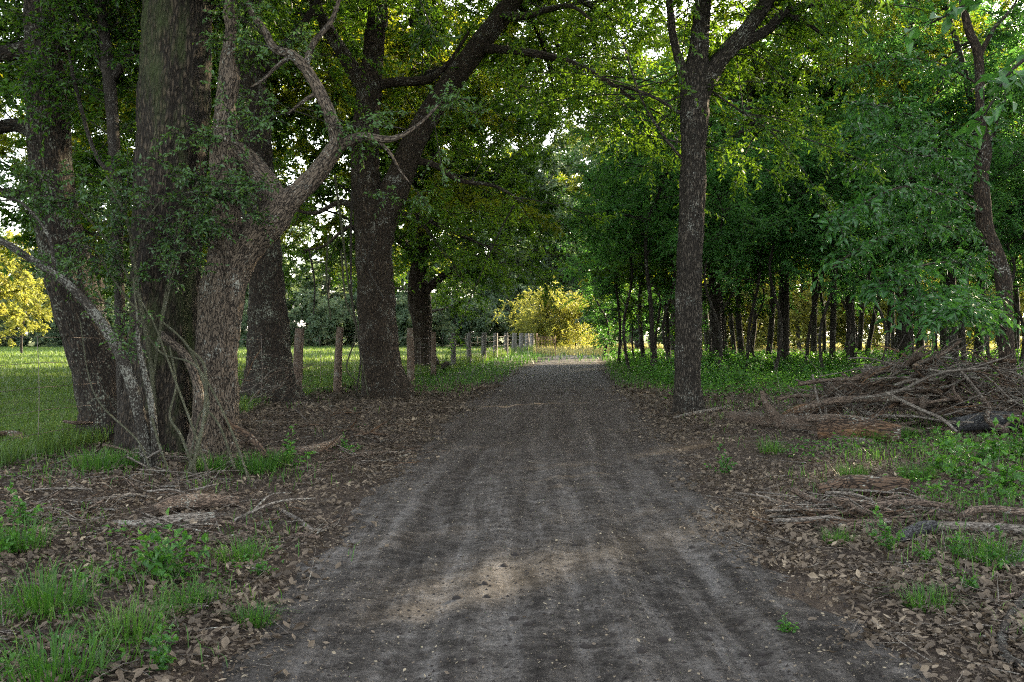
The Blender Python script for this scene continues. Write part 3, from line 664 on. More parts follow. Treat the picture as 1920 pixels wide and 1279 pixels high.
OK = [forest_kind(131, 18, .26, 13, (.13, .20), M['leaf_sunny'], 6.0, 330, 16, .30, (1.2, 3.4), 14, bend=.7), forest_kind(132, 16, .22, 13, (.13, .20), M['leaf_dark'], 5.6, 280, 16, .28, (1.2, 3.2), 14, bend=.8)]
WK = [forest_kind(141, 15, .10, 11, (.30, .50), M['leaf_far_haze'], 5.2, 150, 14, .25, (1.0, 2.8), 10, bend=.5), forest_kind(142, 11, .06, 11, (.28, .45), M['leaf_far_haze'], 4.6, 140, 14, .2, (1.0, 2.6), 10, bend=.5),
      forest_kind(143, 4.5, .04, 11, (.25, .40), M['leaf_far_haze'], 2.8, 70, 10, .08, (.6, 1.6), 9, bend=.3)]

def pxy(px, d): return (px - CX) / F * d, d
# trunks one can single out at the right
named = [(1208, 44, 0, .85, 'thin dark stem nearest the road on its right side'), (1254, 43, 2, .8, 'thin dark stem just left of the straight grey-brown roadside tree'),
         (1362, 48, 2, 1.0, 'leaning trunk at the left end of the woods, right of the roadside tree'), (1392, 49, 1, .95, 'thicker upright trunk in the leaning cluster right of the roadside tree'),
         (1560, 40, 0, 1.0, 'tall thin straight trunk rising alone above the green undergrowth')]
rf = np.random.default_rng(5)
for px, d, k, s, lab in named:
    x, y = pxy(px, d); place(FK[k], 'forest_tree', x, y, lab, None, s=s, tilt=(0, -.04 if px in (1362,) else 0), r=rf)
for px, d, k, s_ in [(1600, 37, 1, 1.0), (1705, 33, 3, .95), (1790, 31, 1, .95), (1470, 41, 3, 1.0)]:
    x, y = pxy(px, d); place(FK[k], 'forest_tree', x, y, {1600: 'tall woodland tree right of the lone thin trunk', 1705: 'nearest woodland tree behind the left half of the tall brush pile', 1790: 'nearest woodland tree behind the peak of the tall brush pile', 1470: 'woodland tree at the front of the woods, above the green shrubs'}[px], None, s=s_, r=rf)
TL = 'dark slender trunk among many in the right-hand woods, leafy crown overhead'
seen = [(1379, 52), (1407, 55), (1440, 50), (1463, 54), (1492, 58), (1525, 50), (1546, 56), (1581, 60), (1590, 63), (1610, 58), (1623, 51), (1640, 57), (1661, 49), (1676, 60), (1690, 50), (1727, 54), (1744, 58),
        (1757, 62), (1772, 49), (1788, 60), (1807, 52), (1834, 47), (1851, 58), (1880, 52), (1905, 58), (1930, 50), (1140, 66), (1172, 62), (1230, 60), (1290, 60), (1330, 62), (1420, 60), (1510, 62)]
pos = []
for px, d in [q for i_, q in enumerate(seen) if q[1] < 56 or i_ % 3 == 0]:
    x, y = pxy(px, d); pos.append((x, y)); place(FK[rf.integers(5)], 'forest_tree', x, y, TL, 'forest trees at right', s=rf.uniform(.75, 1.2), tilt=tuple(rf.normal(size=2) * .07), r=rf)
def free(x, y, md):
    return all((x - a) ** 2 + (y - b) ** 2 > md * md for a, b in pos)
n = 0
for _ in range(6000):
    y = rf.uniform(13, 65); x = rf.uniform(5, 62)
    if x - road_c(y) < 5.5 or (x / y < .57 and y < 40) or not free(x, y, 3.4): continue
    if x / y < .42 and y < 45 and rf.uniform() < .8: continue
    q = x * math.cos(SUN_AZ) - y * math.sin(SUN_AZ)
    if abs(q + 4.9) < 1.15 or abs(q + 17.8) < 2.0: continue
    pos.append((x, y)); place(FK[rf.integers(5)], 'forest_tree', x, y, TL, 'forest trees at right', s=rf.uniform(.85, 1.15), tilt=tuple(rf.normal(size=2) * .03), r=rf); n += 1
    if n > 66: break
SK += [forest_kind(114, 8.5, .42, 12, (.09, .15), M['leaf_wood'], 2.2, 85, 11, .06, (.6, 1.5), 11, bend=.35), forest_kind(115, 7.0, .40, 12, (.09, .14), M['leaf_wood'], 2.0, 78, 11, .05, (.6, 1.4), 11, bend=.4)]
for x, y, k in [(16, 16.0, 1), (23, 22.6, 3), (30, 29.2, 1)]:  # unseen trees added to block the sun from the near track
    place(FK[k], 'forest_tree', x, y, 'tree added off to the right, outside the view, to shade the track', 'added shade trees outside the view', s=1.0, r=rf)
UL = 'leafy understorey sapling growing between trunks of the right-hand woods'
for px, d, k in [(1160, 52, 0), (1190, 47, 1), (1230, 40, 2), (1165, 60, 2), (1338, 38, 4), (1420, 44, 4), (1600, 42, 4), (1765, 42, 4), (1910, 32, 4), (1225, 33, 3), (1180, 38, 4), (1160, 46, 3), (1345, 30, 4), (1400, 35, 3), (1450, 32, 4), (1510, 36, 3), (1545, 31, 4), (1590, 34, 3), (1640, 30, 4), (1690, 36, 3), (1740, 28, 4), (1810, 30, 3), (1870, 28, 4), (1130, 55, 4), (1265, 36, 4), (1360, 42, 3), (1135, 60, 1), (1290, 50, 0), (1165, 84, 2)]:
    x, y = pxy(px, d); place(SK[k], 'understorey_sapling', x, y, UL, 'saplings in the woods', 'sapling', s=rf.uniform(.85, 1.2), tilt=tuple(rf.normal(size=2) * .05), r=rf)
# oaks along the left side of the track, arching over it
for (x, y, k, s, lab) in [(-4.05, 31.5, 0, .95, 'tall oak beyond the fence behind the twin oak'), (-4.3, 50, 1, .9, 'spreading dark oak at the fence halfway down the track'), (-11.2, 44, 0, 1.0, 'tall oak in the pasture left of the small twisted oak'),
                          (-9.4, 27, 1, .95, 'dark oak in the pasture behind the lichen spotted trunk'), (-17.5, 26, 1, 1.0, 'oak outside the left edge of the view, crown filling the upper left corner'), (-16.9, 40, 0, .95, 'oak in the pasture seen just behind the leaning oak at far left'), (-12.5, 36, 1, .95, 'oak in the pasture hidden behind the widest left trunk'), (-8.9, 30, 0, .9, 'oak in the pasture right behind the gnarled trunk'), (-13, 19, 0, .9, 'oak just outside the left edge, nearest the wire fence'), (9.5, 58, 0, .95, 'arching oak on the right of the track near its far end'), (8.2, 40, 1, .85, 'dark oak at the front of the woods on the right of the track'), (-5.5, 61, 0, 1.0, 'tall oak behind the fence near the far end of the track')]:
    place(OK[k], 'oak_tree', x, y, lab, None, s=s, r=rf)
# golden lit things at the far end
for (px, d, k, s, lab) in [(1036, 99, 0, 1.4, 'golden sunlit bush at the end of the track, left half of the pair'), (1080, 102, 0, 1.2, 'golden sunlit bush at the end of the track, right half of the pair'),
                           (1000, 110, 0, 1.0, 'yellow sunlit bush behind the last fence posts')]:
    x, y = pxy(px, d); place(BK[k], 'sunlit_bush', x, y, lab, None, 'bush', s=s, r=rf)
GL = 'yellow sunlit tree beyond the woods, seen between the dark trunks'
for px, d, k in [(1420, 82, 0), (1500, 80, 1), (1560, 84, 0), (1610, 82, 1), (1680, 88, 0), (1730, 84, 1), (1800, 86, 0), (1850, 82, 1), (1920, 88, 0), (1340, 84, 0), (1270, 86, 1), (2000, 90, 1), (1455, 92, 1), (1640, 94, 1), (1770, 92, 1), (1380, 90, 1)]:
    x, y = pxy(px, d); place(BK[k], 'sunlit_tree', x, y, GL, 'sunlit trees beyond the woods', s=rf.uniform(1.1, 1.6), r=rf)
WL = 'hazy blue-green tree in the far line across the pasture'
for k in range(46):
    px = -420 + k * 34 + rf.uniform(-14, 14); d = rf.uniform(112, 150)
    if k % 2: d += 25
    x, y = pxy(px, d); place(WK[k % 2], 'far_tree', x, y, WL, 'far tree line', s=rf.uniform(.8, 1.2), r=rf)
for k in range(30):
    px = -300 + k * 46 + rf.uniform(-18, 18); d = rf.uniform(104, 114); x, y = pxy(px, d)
    place(WK[2], 'far_bush', x, y, 'low bush, grey-green with painted haze, at the far edge of the pasture', 'far bushes', 'bush', s=rf.uniform(.7, 1.2), r=rf)
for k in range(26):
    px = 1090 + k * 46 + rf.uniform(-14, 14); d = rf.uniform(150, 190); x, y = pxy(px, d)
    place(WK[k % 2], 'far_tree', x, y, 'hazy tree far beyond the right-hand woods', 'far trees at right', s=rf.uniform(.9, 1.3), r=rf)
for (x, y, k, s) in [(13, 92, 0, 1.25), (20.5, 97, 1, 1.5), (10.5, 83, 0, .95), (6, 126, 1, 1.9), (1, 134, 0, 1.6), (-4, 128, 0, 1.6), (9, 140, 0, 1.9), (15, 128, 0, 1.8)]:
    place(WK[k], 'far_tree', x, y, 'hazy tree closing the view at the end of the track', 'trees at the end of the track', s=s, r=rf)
# trees at the left edge across the field, golden sunlight painted into their leaves
for px, d, s, lab in [(-45, 58, .85, 'sunlit tree painted golden, with a pale trunk at the left edge across the pasture'), (40, 70, .6, 'smaller sunlit tree painted golden beside the one at the left edge')]:
    x, y = pxy(px, d); place(BK[1], 'sun_gold_tree', x, y, lab, None, s=s, r=rf)

# ------------------------------------------------------------------ fence
posts = [(555, 21.0, 17, 1.45, .05), (632, 22.6, 13, 1.45, .05), (770, 28.5, 12, 1.5, -.01), (812, 33.5, 9, 1.4, .01), (850, 39, 9, 1.42, .01), (880, 45.2, 8, 1.42, -.01), (906, 51, 9, 1.42, .03), (928, 57.5, 8, 1.4, .03),
         (948, 64, 8, 1.4, .02), (964, 71, 8, 1.42, .02), (977, 78, 8, 1.42, .01), (988, 86, 8, 1.42, .0), (997, 94, 8, 1.42, 0.01)]
root = thing('wire_fence', (-4.6, 21, 0), 'old wire fence on rough wooden posts along the left of the track', 'fence')
ro = np.array(root.location)
line = [np.array([-6.6, -4, 0]), np.array([-5.55, 4, 0]), np.array([-5.2, 10.8, 0])]
for k, (px, d, w, h, tilt) in enumerate(posts):
    x, y = pxy(px, d); z = gzp(x, y); b = np.array([x, y, z]); line.append(b)
    rad = w * 1.12 / 2 / F * d; h *= 1.04; r = np.random.default_rng(900 + k)
    P = np.array([b - UP * .1, b + UP * h * .5 + [tilt * h * .5, 0, 0] + r.normal(size=3) * .012, b + UP * h + [tilt * h, 0, 0]])
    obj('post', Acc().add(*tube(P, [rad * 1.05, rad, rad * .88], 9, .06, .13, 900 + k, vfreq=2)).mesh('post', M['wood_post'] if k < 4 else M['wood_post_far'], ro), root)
for x, y in [(-6.6, -4), (-5.55, 4)]:
    b = np.array([x, y, gzp(x, y)])
    obj('post', Acc().add(*tube(np.array([b - UP * .1, b + UP * .7, b + UP * 1.42]), [.07, .065, .06], 9, .06, .13, 950, vfreq=2)).mesh('post', M['wood_post'], ro), root)
line = np.array(line); line[:, 2] = gz(line[:, 0], line[:, 1])
for q, h in enumerate([.25, .50, .75, 1.02, 1.30]):
    P = []
    for a0, b0_ in zip(line[:-1], line[1:]):
        for t in (0, .25, .5, .75): P.append(a0 + (b0_ - a0) * t + UP * (h - .05 * math.sin(math.pi * t) * (1 + .4 * math.sin(q * 3 + a0[1]))) + [.05, 0, 0])
    P.append(line[-1] + UP * h); P = np.array(P)
    dd = np.maximum(P[:, 1], 6)
    obj('wire', Acc().add(*tube(P, .0024 + dd * .00005, 4, .5, 0, q)).mesh('wire', M['wire'], ro), root)
for k, (y, px_off) in enumerate([(10.8, 0), (13.5, 0), (16, 0), (18.5, 0), (20.3, 0), (21.8, 0), (23.6, 0), (25.4, 0), (27, 0), (30, 0), (32, 0), (35.5, 0), (37.5, 0), (41, 0), (43, 0), (48, 0), (54, 0)]):
    x = float(np.interp(y, line[:, 1], line[:, 0])) + .05; z = gzp(x, y)
    obj('stay', Acc().add(*tube(np.array([[x, y, z + .02], [x + .02, y, z + .7], [x, y, z + 1.31]]), np.full(3, .003 + y * .00005), 4, .3, 0, k)).mesh('stay', M['wire'], ro), root)
# wire panel at the far end, catching the sun
b = np.array([*pxy(1024, 66), 0]); b[2] = gzp(b[0], b[1])
gt = thing('wire_gate', b, 'rusty wire gate panel glowing in the sun at the end of the fence', 'gate')
fr = Acc(); w = 1.25; hgt = 1.25
for p0, p1 in (((-.62, 0, 0), (-.62, 0, 1.5)), ((.62, 0, 0), (.62, 0, 1.35)), ((-.62, 0, .2), (.62, 0, .2)), ((-.62, 0, 1.25), (.62, 0, 1.25))):
    fr.add(*tube(np.array([p0, p1], float), [.022, .022], 6, .2, 0.02, 1))
obj('frame', fr.mesh('frame', M['wire_rust']), gt)
mh = Acc()
for t in np.linspace(-.5, .5, 6): mh.add(*tube(np.array([[t, 0, .2], [t + .02, 0, 1.25]]), [.010, .010], 4, .3, 0, 2))
for t in np.linspace(.4, 1.1, 4): mh.add(*tube(np.array([[-.62, .01, t], [.62, .01, t]]), [.010, .010], 4, .3, 0, 2))
obj('mesh_panel', mh.mesh('mesh_panel', M['wire_rust']), gt)

# ------------------------------------------------------------------ sticks and logs
def stick_mesh(seed, L, rad, bend=.12, fork=True, m=None, rough=.1, sides=7):
    r = np.random.default_rng(seed); n = 5
    P = np.column_stack([np.linspace(-L / 2, L / 2, n), np.cumsum(r.normal(size=n)) * bend * L * .4, np.cumsum(r.normal(size=n)) * bend * L * .18])
    P -= P.mean(0); R = np.linspace(rad, rad * r.uniform(.3, .6), n)
    a = Acc().add(*tube(P, R, sides, max(.04, L / 30), rough, seed))
    if fork:
        for q in range(r.integers(1, 3)):
            k = r.integers(1, 4); d = norm(np.array([1.0, r.choice([-1, 1]) * r.uniform(.4, .9), r.normal() * .25])); l = L * r.uniform(.2, .45)
            a.add(*tube(np.array([P[k], P[k] + d * l * .5 + r.normal(size=3) * .03 * L, P[k] + d * l]), [R[k] * .7, R[k] * .5, R[k] * .2], max(5, sides - 2), .06, rough, seed + 7))
    return a.mesh('stick', m or M['wood_grey'])
rs = np.random.default_rng(31)
mats3 = [M['wood_grey'], M['wood_brown'], M['wood_grey'], M['wood_brown'], M['wood_rot']]
SM = [stick_mesh(200 + k, 1.0, (.009, .014, .021, .031)[k % 4], .12 + .08 * (k % 3), True, mats3[(k * 3) % 5]) for k in range(14)]
TW = [stick_mesh(260 + k, 1.0, .006 + .003 * (k % 3), .22, True, mats3[(k * 3) % 5], .08, 5) for k in range(10)]
def put_stick(me, name, P, rot, s, label, group, cat='stick'):
    o = obj(name, me, None, [float(v) for v in P]); o.rotation_euler = [float(v) for v in rot]; o.scale = (float(s),) * 3
    return tag(o, label, cat, group)
# tall brush pile at the right
PC = np.array([*pxy(1765, 14.8), 0.0])
def pile_h(x, y):
    u = (x - PC[0]) / 2.15; v = (y - PC[1]) / 1.25
    return .98 * np.maximum(0, 1 - (np.abs(u) ** 2.0 + v * v)) ** .75
PL = 'dead grey-brown stick tangled in the tall brush pile at right'
for k in range(215):
    while True:
        u, v = rs.uniform(-1.05, 1.15), rs.uniform(-1, 1)
        if u * u * .8 + v * v < 1: break
    x, y = PC[0] + u * 2.15, PC[1] + v * 1.25
    top = float(pile_h(x, y)); z = gzp(x, y) + .04 + top * (1 - rs.uniform(0, 1) ** 2.2 * .8)
    yaw = rs.normal() * .6 + (0 if rs.uniform() < .72 else 1.2 * rs.choice([-1, 1]))
    slope = -.35 * u * (top > .1) * math.cos(yaw)
    me = SM[rs.integers(14)] if k % 3 else TW[rs.integers(10)]
    put_stick(me, 'brush_stick', (x, y, z), (rs.uniform(0, 6.28), -slope * .6 - rs.normal() * .2, yaw), rs.uniform(.8, 1.8) if k % 3 else rs.uniform(.7, 1.5), PL, 'sticks of the tall brush pile')
def log(label, pts, d=None, m='wood_brown', seed=0, name='log', rough=.12, sides=14, sink=.25, group=None, cat='log', forks=(), lift=0.0):
    """log from pixels on the ground: (px, py of its underside, width px)"""
    P, R = [], []
    for p in pts:
        dd = p[3] if len(p) > 3 else gd(p[1]); q = at(p[0], p[1], dd); rad = p[2] / 2 / F * dd
        if len(p) <= 3: q[2] = gzp(q[0], q[1]) + rad * (1 - sink) + lift
        P.append(q); R.append(rad)
    P = np.array(P); a = Acc().add(*tube(P, R, sides, .035, rough, seed, vfreq=5))
    o = obj(name, a.mesh(name, M[m], P[0]), None, P[0]); return tag(o, label, cat, group)
log('bark covered log reaching left out of the tall brush pile', [(1370, 797, 22), (1420, 805, 28), (1480, 812, 30), (1545, 818, 30)], m='wood_brown', seed=1, rough=.16)
log('thick orange rotten log at the front of the tall brush pile', [(1535, 828, 34), (1580, 830, 46), (1640, 834, 44), (1690, 836, 34)], m='wood_rot', seed=2, rough=.2)
log('orange brown rotten chunk above the bark covered log', [(1470, 788, 26, 14.6), (1500, 778, 38, 14.6), (1540, 775, 40, 14.7), (1575, 780, 30, 14.8)], m='wood_rot', seed=3, rough=.2)
log('upright broken root stub at the left end of the tall brush pile', [(1470, 800, 30, 14.3), (1450, 778, 20, 14.3), (1436, 755, 14, 14.3), (1428, 733, 7, 14.3)], m='wood_brown', seed=4, rough=.2, name='root_stub')
log('large dark hollow log on top of the tall brush pile', [(1548, 730, 38, 15.0), (1580, 727, 40, 15.0), (1640, 732, 34, 15.0), (1700, 738, 30, 15.1)], m='wood_brown', seed=5, rough=.18)
log('pale broken stump end at the peak of the tall brush pile', [(1720, 720, 30, 15.0), (1735, 700, 34, 15.0), (1745, 680, 26, 15.0), (1752, 668, 10, 15.0)], m='wood_rot', seed=6, rough=.22)
log('long smooth brown branch along the middle of the tall brush pile', [(1500, 768, 9, 14.0), (1560, 752, 13, 14.0), (1650, 748, 13, 14.0), (1740, 752, 10, 14.1)], m='wood_brown', seed=7)
log('long brown branch low across the front of the tall brush pile', [(1510, 785, 14, 13.6), (1580, 785, 17, 13.5), (1650, 796, 15, 13.4), (1730, 810, 9, 13.3)], m='wood_brown', seed=8)
log('pale curved branch sloping down the front of the tall brush pile', [(1660, 735, 5, 13.6), (1720, 765, 6, 13.4), (1765, 785, 7, 13.3), (1795, 810, 5, 13.2)], m='wood_grey', seed=9)
log('long pale branch sloping up from left to right over the pile', [(1600, 748, 5, 13.8), (1680, 735, 6, 13.8), (1760, 700, 5, 13.9), (1850, 690, 4, 14.0)], m='wood_grey', seed=10)
log('charred black log in the right part of the tall brush pile', [(1790, 795, 26, 13.6), (1850, 790, 34, 13.8), (1930, 786, 32, 14.0)], m='wood_char', seed=11, rough=.2)
log('dark fallen branch low in front of the tall brush pile', [(1520, 822, 10), (1570, 832, 12), (1640, 838, 10)], m='wood_brown', seed=12)
log('crooked branch lying at the foot of the roadside tree', [(1262, 792, 6), (1290, 788, 8), (1330, 778, 9), (1372, 768, 6)], m='wood_grey', seed=13, rough=.08, cat='branch', name='fallen_branch')
log('thin arching twig sticking up left from the tall pile', [(1730, 690, 4, 14.4), (1690, 688, 4, 14.2), (1630, 672, 3, 14.1), (1590, 672, 2, 14.0)], m='wood_grey', seed=14, cat='branch', name='fallen_branch')
log('long thin pale twig rising to the right above the tall pile', [(1760, 705, 4, 14.4), (1820, 690, 4, 14.2), (1880, 672, 3, 14.1), (1898, 664, 2, 14.0)], m='wood_grey', seed=15, cat='branch', name='fallen_branch')
tw = Acc(); nt_ = 420
u = rs.uniform(-1.1, 1.2, nt_); v = rs.uniform(-1.05, .9, nt_); x = PC[0] + u * 2.15; y = PC[1] + v * 1.25
O = np.stack([x, y, gz(x, y) + .05 + pile_h(x, y) * (1.02 - .6 * rs.uniform(0, 1, nt_) ** 2.5)], -1)
yw = rs.normal(size=nt_) * 1.1 + np.where(rs.uniform(size=nt_) < .5, 0, math.pi); D = norm(np.stack([np.cos(yw), np.sin(yw), rs.normal(size=nt_) * .45], -1)); Lq = rs.uniform(.3, 1.3, nt_)
tw.add(*many_tubes(O - D * Lq[:, None] * .5, D, Lq, rs.normal(size=nt_) * .5, rs.uniform(.005, .011, nt_), np.full(nt_, .003), 4, 5))
tag(obj('brush_twigs', tw.mesh('brush_twigs', M['wood_grey'])), kind='stuff')
# low stick bundle nearer the camera
BL = 'dark dead stick lying in the low bundle on the right verge'
for k in range(46):
    px = rs.uniform(1490, 1690); py = rs.uniform(958, 992); x, y = pxy(px, gd(py)); z = gzp(x, y) + rs.uniform(.03, .13)
    put_stick(SM[rs.integers(14)] if k % 4 else TW[rs.integers(10)], 'bundle_stick', (x, y, z), (rs.uniform(0, 6.28), rs.normal() * .07, rs.normal() * .22 - .1), rs.uniform(.45, .95), BL, 'sticks of the low bundle')
log('tan rotten log with flaking bark lying behind the low stick bundle', [(1535, 940, 26), (1590, 940, 36), (1640, 946, 38), (1706, 952, 36)], m='wood_rot', seed=21, rough=.16, sink=-.3)
log('long curved grey branch along the top of the low bundle', [(1590, 984, 9), (1640, 981, 12), (1700, 980, 14), (1760, 984, 11), (1790, 990, 9)], m='wood_brown', seed=22, rough=.09, lift=.09)
log('bent pale brown branch at the right frame edge above the charred log', [(1802, 1000, 10), (1835, 990, 14), (1880, 988, 15), (1960, 996, 16)], m='wood_brown', seed=23, rough=.09, lift=.09)
log('long straight grey log with a charred left end at right', [(1700, 1010, 18), (1735, 1005, 22), (1800, 1003, 21), (1880, 1005, 21), (1990, 1010, 22)], m='wood_grey', seed=24, rough=.08)
log('charred black end of a log among green weeds at right', [(1688, 1022, 14), (1705, 1014, 24), (1728, 1009, 29), (1750, 1006, 27)], m='wood_char', seed=25, rough=.18, sink=.1)
log('bark covered log at the front of the low stick bundle', [(1480, 985, 16), (1540, 990, 20), (1600, 996, 22), (1690, 990, 16)], m='wood_brown', seed=26, rough=.12)
log('thick curved branch at the lower right corner', [(1940, 1112, 13), (1900, 1155, 17), (1882, 1200, 20), (1890, 1238, 21), (1940, 1262, 22)], m='bark_twig', seed=27, rough=.08, cat='branch', name='fallen_branch')
log('thin dark branch lying left of the lower right corner', [(1755, 1150, 8), (1800, 1140, 11), (1850, 1135, 10), (1925, 1120, 12)], m='wood_brown', seed=28, rough=.07, cat='branch', name='fallen_branch')
log('dark forked limb at the right edge below the long grey log', [(1872, 1072, 18), (1900, 1060, 22), (1960, 1040, 24)], m='wood_char', seed=29, rough=.1, cat='branch', name='fallen_branch')
log('pale straight twig at the lower right corner', [(1838, 1190, 6), (1880, 1205, 8), (1940, 1222, 9)], m='wood_grey', seed=30, rough=.05, cat='branch', name='fallen_branch')
# left side
log('dark rotten log with pale flecks lying left of the track', [(285, 972, 24), (330, 962, 34), (390, 955, 34), (445, 950, 22)], m='wood_brown', seed=41, rough=.2)
log('lichen flecked log in front of the dark rotten log', [(210, 1000, 14), (270, 996, 20), (340, 990, 24), (400, 982, 20)], m='wood_grey', seed=42, rough=.12)
log('rusty brown branch propped from the gnarled trunk down to the ground', [(398, 745, 13, 11.0), (430, 795, 13, 10.7), (470, 820, 12, 10.4), (500, 858, 10, 10.2)], m='wood_rot', seed=43, rough=.08, cat='branch', name='fallen_branch')
log('long dark branch lying between the gnarled trunk and the track', [(500, 862, 14), (560, 862, 17), (610, 852, 18), (640, 832, 13)], m='wood_brown', seed=44, rough=.08, cat='branch', name='fallen_branch')
log('pale thin branch on the leaf litter left of the track', [(515, 955, 7), (560, 980, 8), (592, 1000, 9), (630, 985, 5)], m='wood_grey', seed=45, rough=.06, cat='branch', name='fallen_branch')
log('long curved pale stick leaning on the foot of the leaning stem', [(130, 920, 5), (200, 910, 6), (250, 892, 6), (300, 845, 5, 9.4)], m='wood_grey', seed=46, rough=.05, cat='branch', name='fallen_branch')
log('brown rotten branch at the far left beside the pasture', [(-40, 845, 16), (20, 838, 20), (60, 850, 14)], m='wood_rot', seed=47, rough=.12, cat='branch', name='fallen_branch')
log('short dark stick pointing out left from the leaning oak', [(118, 790, 5, 11.6), (140, 793, 7, 11.6), (172, 793, 7, 11.8)], m='wood_brown', seed=48, rough=.08, cat='branch', name='fallen_branch')
log('straight dark stick lying at the left edge of the track', [(640, 865, 7), (700, 858, 8), (775, 852, 6)], m='wood_brown', seed=49, rough=.08, cat='branch', name='fallen_branch')
LL = 'dead stick lying on the leaf litter under the left trees'
for k in range(210):
    if k < 120: px, py = rs.uniform(-30, 520), rs.uniform(880, 1030)
    else: px, py = rs.uniform(430, 760), rs.uniform(765, 880)
    x, y = pxy(px, gd(py)); 
    if abs(x - road_c(y)) < road_w(y): continue
    z = gzp(x, y) + .015
    put_stick(TW[rs.integers(10)] if k % 3 else SM[rs.integers(14)], 'ground_stick', (x, y, z), (rs.uniform(0, 6.28), rs.normal() * .05, rs.normal() * .6), rs.uniform(.35, 1.1), LL, 'dead sticks under the left trees')
for k in range(16):
    px, py = rs.uniform(445, 560), rs.uniform(690, 770); x, y = pxy(px, rs.uniform(17.5, 18.8))
    put_stick(TW[rs.integers(10)], 'bare_twig', (x, y, gzp(x, y) + rs.uniform(.05, .7)), (rs.uniform(0, 6), -.5 + rs.normal() * .2, rs.normal() * .4), rs.uniform(.7, 1.5), 'bare pale twig leaning on the lichen spotted trunk', 'bare twigs against the lichen spotted trunk', 'twig')

# ------------------------------------------------------------------ leaf litter, flakes, clods
def scatter(n, d0, d1, pw=1.0, px=(-500, 2420)):
    d = d0 + (d1 - d0) * rng.uniform(0, 1, n) ** pw; p = rng.uniform(*px, n); x = (p - CX) / F * d
    return x, d
def litter_obj(name, n, d0, d1, keepf, ll, m, label, pw=1.0, curl=.5, lift=.0):
    x, y = scatter(n, d0, d1, pw); k = keepf(x, y); x, y = x[k], y[k]; n = len(x)
    P = np.stack([x, y, gz(x, y) + .012 + rng.uniform(0, .02, n) + lift], -1)
    az = rng.uniform(0, 6.283, n); D = norm(np.stack([np.cos(az), np.sin(az), rng.normal(size=n) * .28], -1)); Nn = norm(UP + rng.normal(size=(n, 3)) * .42)
    L = (ll[0] + (ll[1] - ll[0]) * rng.uniform(0, 1, n) ** 1.8) * np.maximum(1, y / 12)
    a = Acc().add(*leaf_faces(P, D, Nn, L, L * rng.uniform(.32, .7, n), True, .5 * curl, -.45 * curl))
    return tag(obj(name, a.mesh(name, m, smooth=False)), kind='stuff')
def off_road(x, y):
    u = np.abs(x - road_c(y)) / road_w(y)
    p = sstep(.66, 1.22, u + .35 * vn(x * 1.3, y * 1.3, 31) + .2 * vn(x * 4, y * 4, 32)) ** 1.5
    p = p * (.45 + .55 * sstep(-.25, .1, vn(x * .8, y * .8, 33)))
    return (rng.uniform(0, 1, len(x)) < p) & (x > fence_x(y) - .8 + vn(x, y, 35))
litter_obj('leaf_litter', 340000, 3.0, 27, off_road, (.014, .066), M['litter'], None, 1.3)
def on_road(x, y):
    u = np.abs(x - road_c(y)) / road_w(y)
    return (u < 1.05) & (rng.uniform(0, 1, len(x)) < .45 + .5 * sstep(.4, 1, u))
litter_obj('leaf_flakes', 60000, 3.0, 42, on_road, (.007, .024), M['flake'], None, 1.5, .4)
def crumbs(name, n, sz, m, pw):
    x, y = scatter(n, 2.9, 30, pw); u = np.abs(x - road_c(y)) / road_w(y); k = (u < 1.1) & (vn(x * 2.2, y * 1.1, 71) + .5 * vn(x * 7, y * 7, 72) > rng.uniform(-.5, .6, n)); x, y = x[k], y[k]; n = len(x)
    s = rng.uniform(*sz, n) ** 1.0 * np.maximum(1, y / 10); c = np.stack([x, y, gz(x, y) + .012], -1)
    oc = np.array([[1, 0, 0], [0, 1, 0], [-1, 0, 0], [0, -1, 0], [0, 0, .8], [0, 0, -.6]], float)
    V = c[:, None] + oc[None] * s[:, None, None] * rng.uniform(.6, 1.4, (n, 6, 1)) + rng.normal(size=(n, 6, 3)) * (s * .2)[:, None, None]
    f = np.array([[0, 1, 4], [1, 2, 4], [2, 3, 4], [3, 0, 4], [1, 0, 5], [2, 1, 5], [3, 2, 5], [0, 3, 5]])
    return tag(obj(name, Acc().add(V.reshape(-1, 3), [(np.arange(n)[:, None, None] * 6 + f[None]).reshape(-1, 3)]).mesh(name, m, smooth=False)), kind='stuff')
crumbs('soil_crumbs', 60000, (.003, .009), M['clod'], 1.4)
crumbs('gravel_chips', 26000, (.002, .006), M['flake'], 1.4)
def litter_twigs(n):
    x, y = scatter(n, 3.4, 26, 1.2); k = off_road(x, y); x, y = x[k], y[k]; n = len(x)
    az = rng.uniform(0, 6.283, n); D = norm(np.stack([np.cos(az), np.sin(az), rng.normal(size=n) * .12], -1)); Lw = rng.uniform(.05, .34, n) ** 1.0
    O = np.stack([x, y, gz(x, y) + .02 + rng.uniform(0, .025, n)], -1)
    return tag(obj('litter_twigs', Acc().add(*many_tubes(O, D, Lw, rng.normal(size=n) * .25, rng.uniform(.0018, .005, n), np.full(n, .0012), 4, 4)).mesh('litter_twigs', M['wood_grey'])), kind='stuff')
litter_twigs(5200)
cl = []
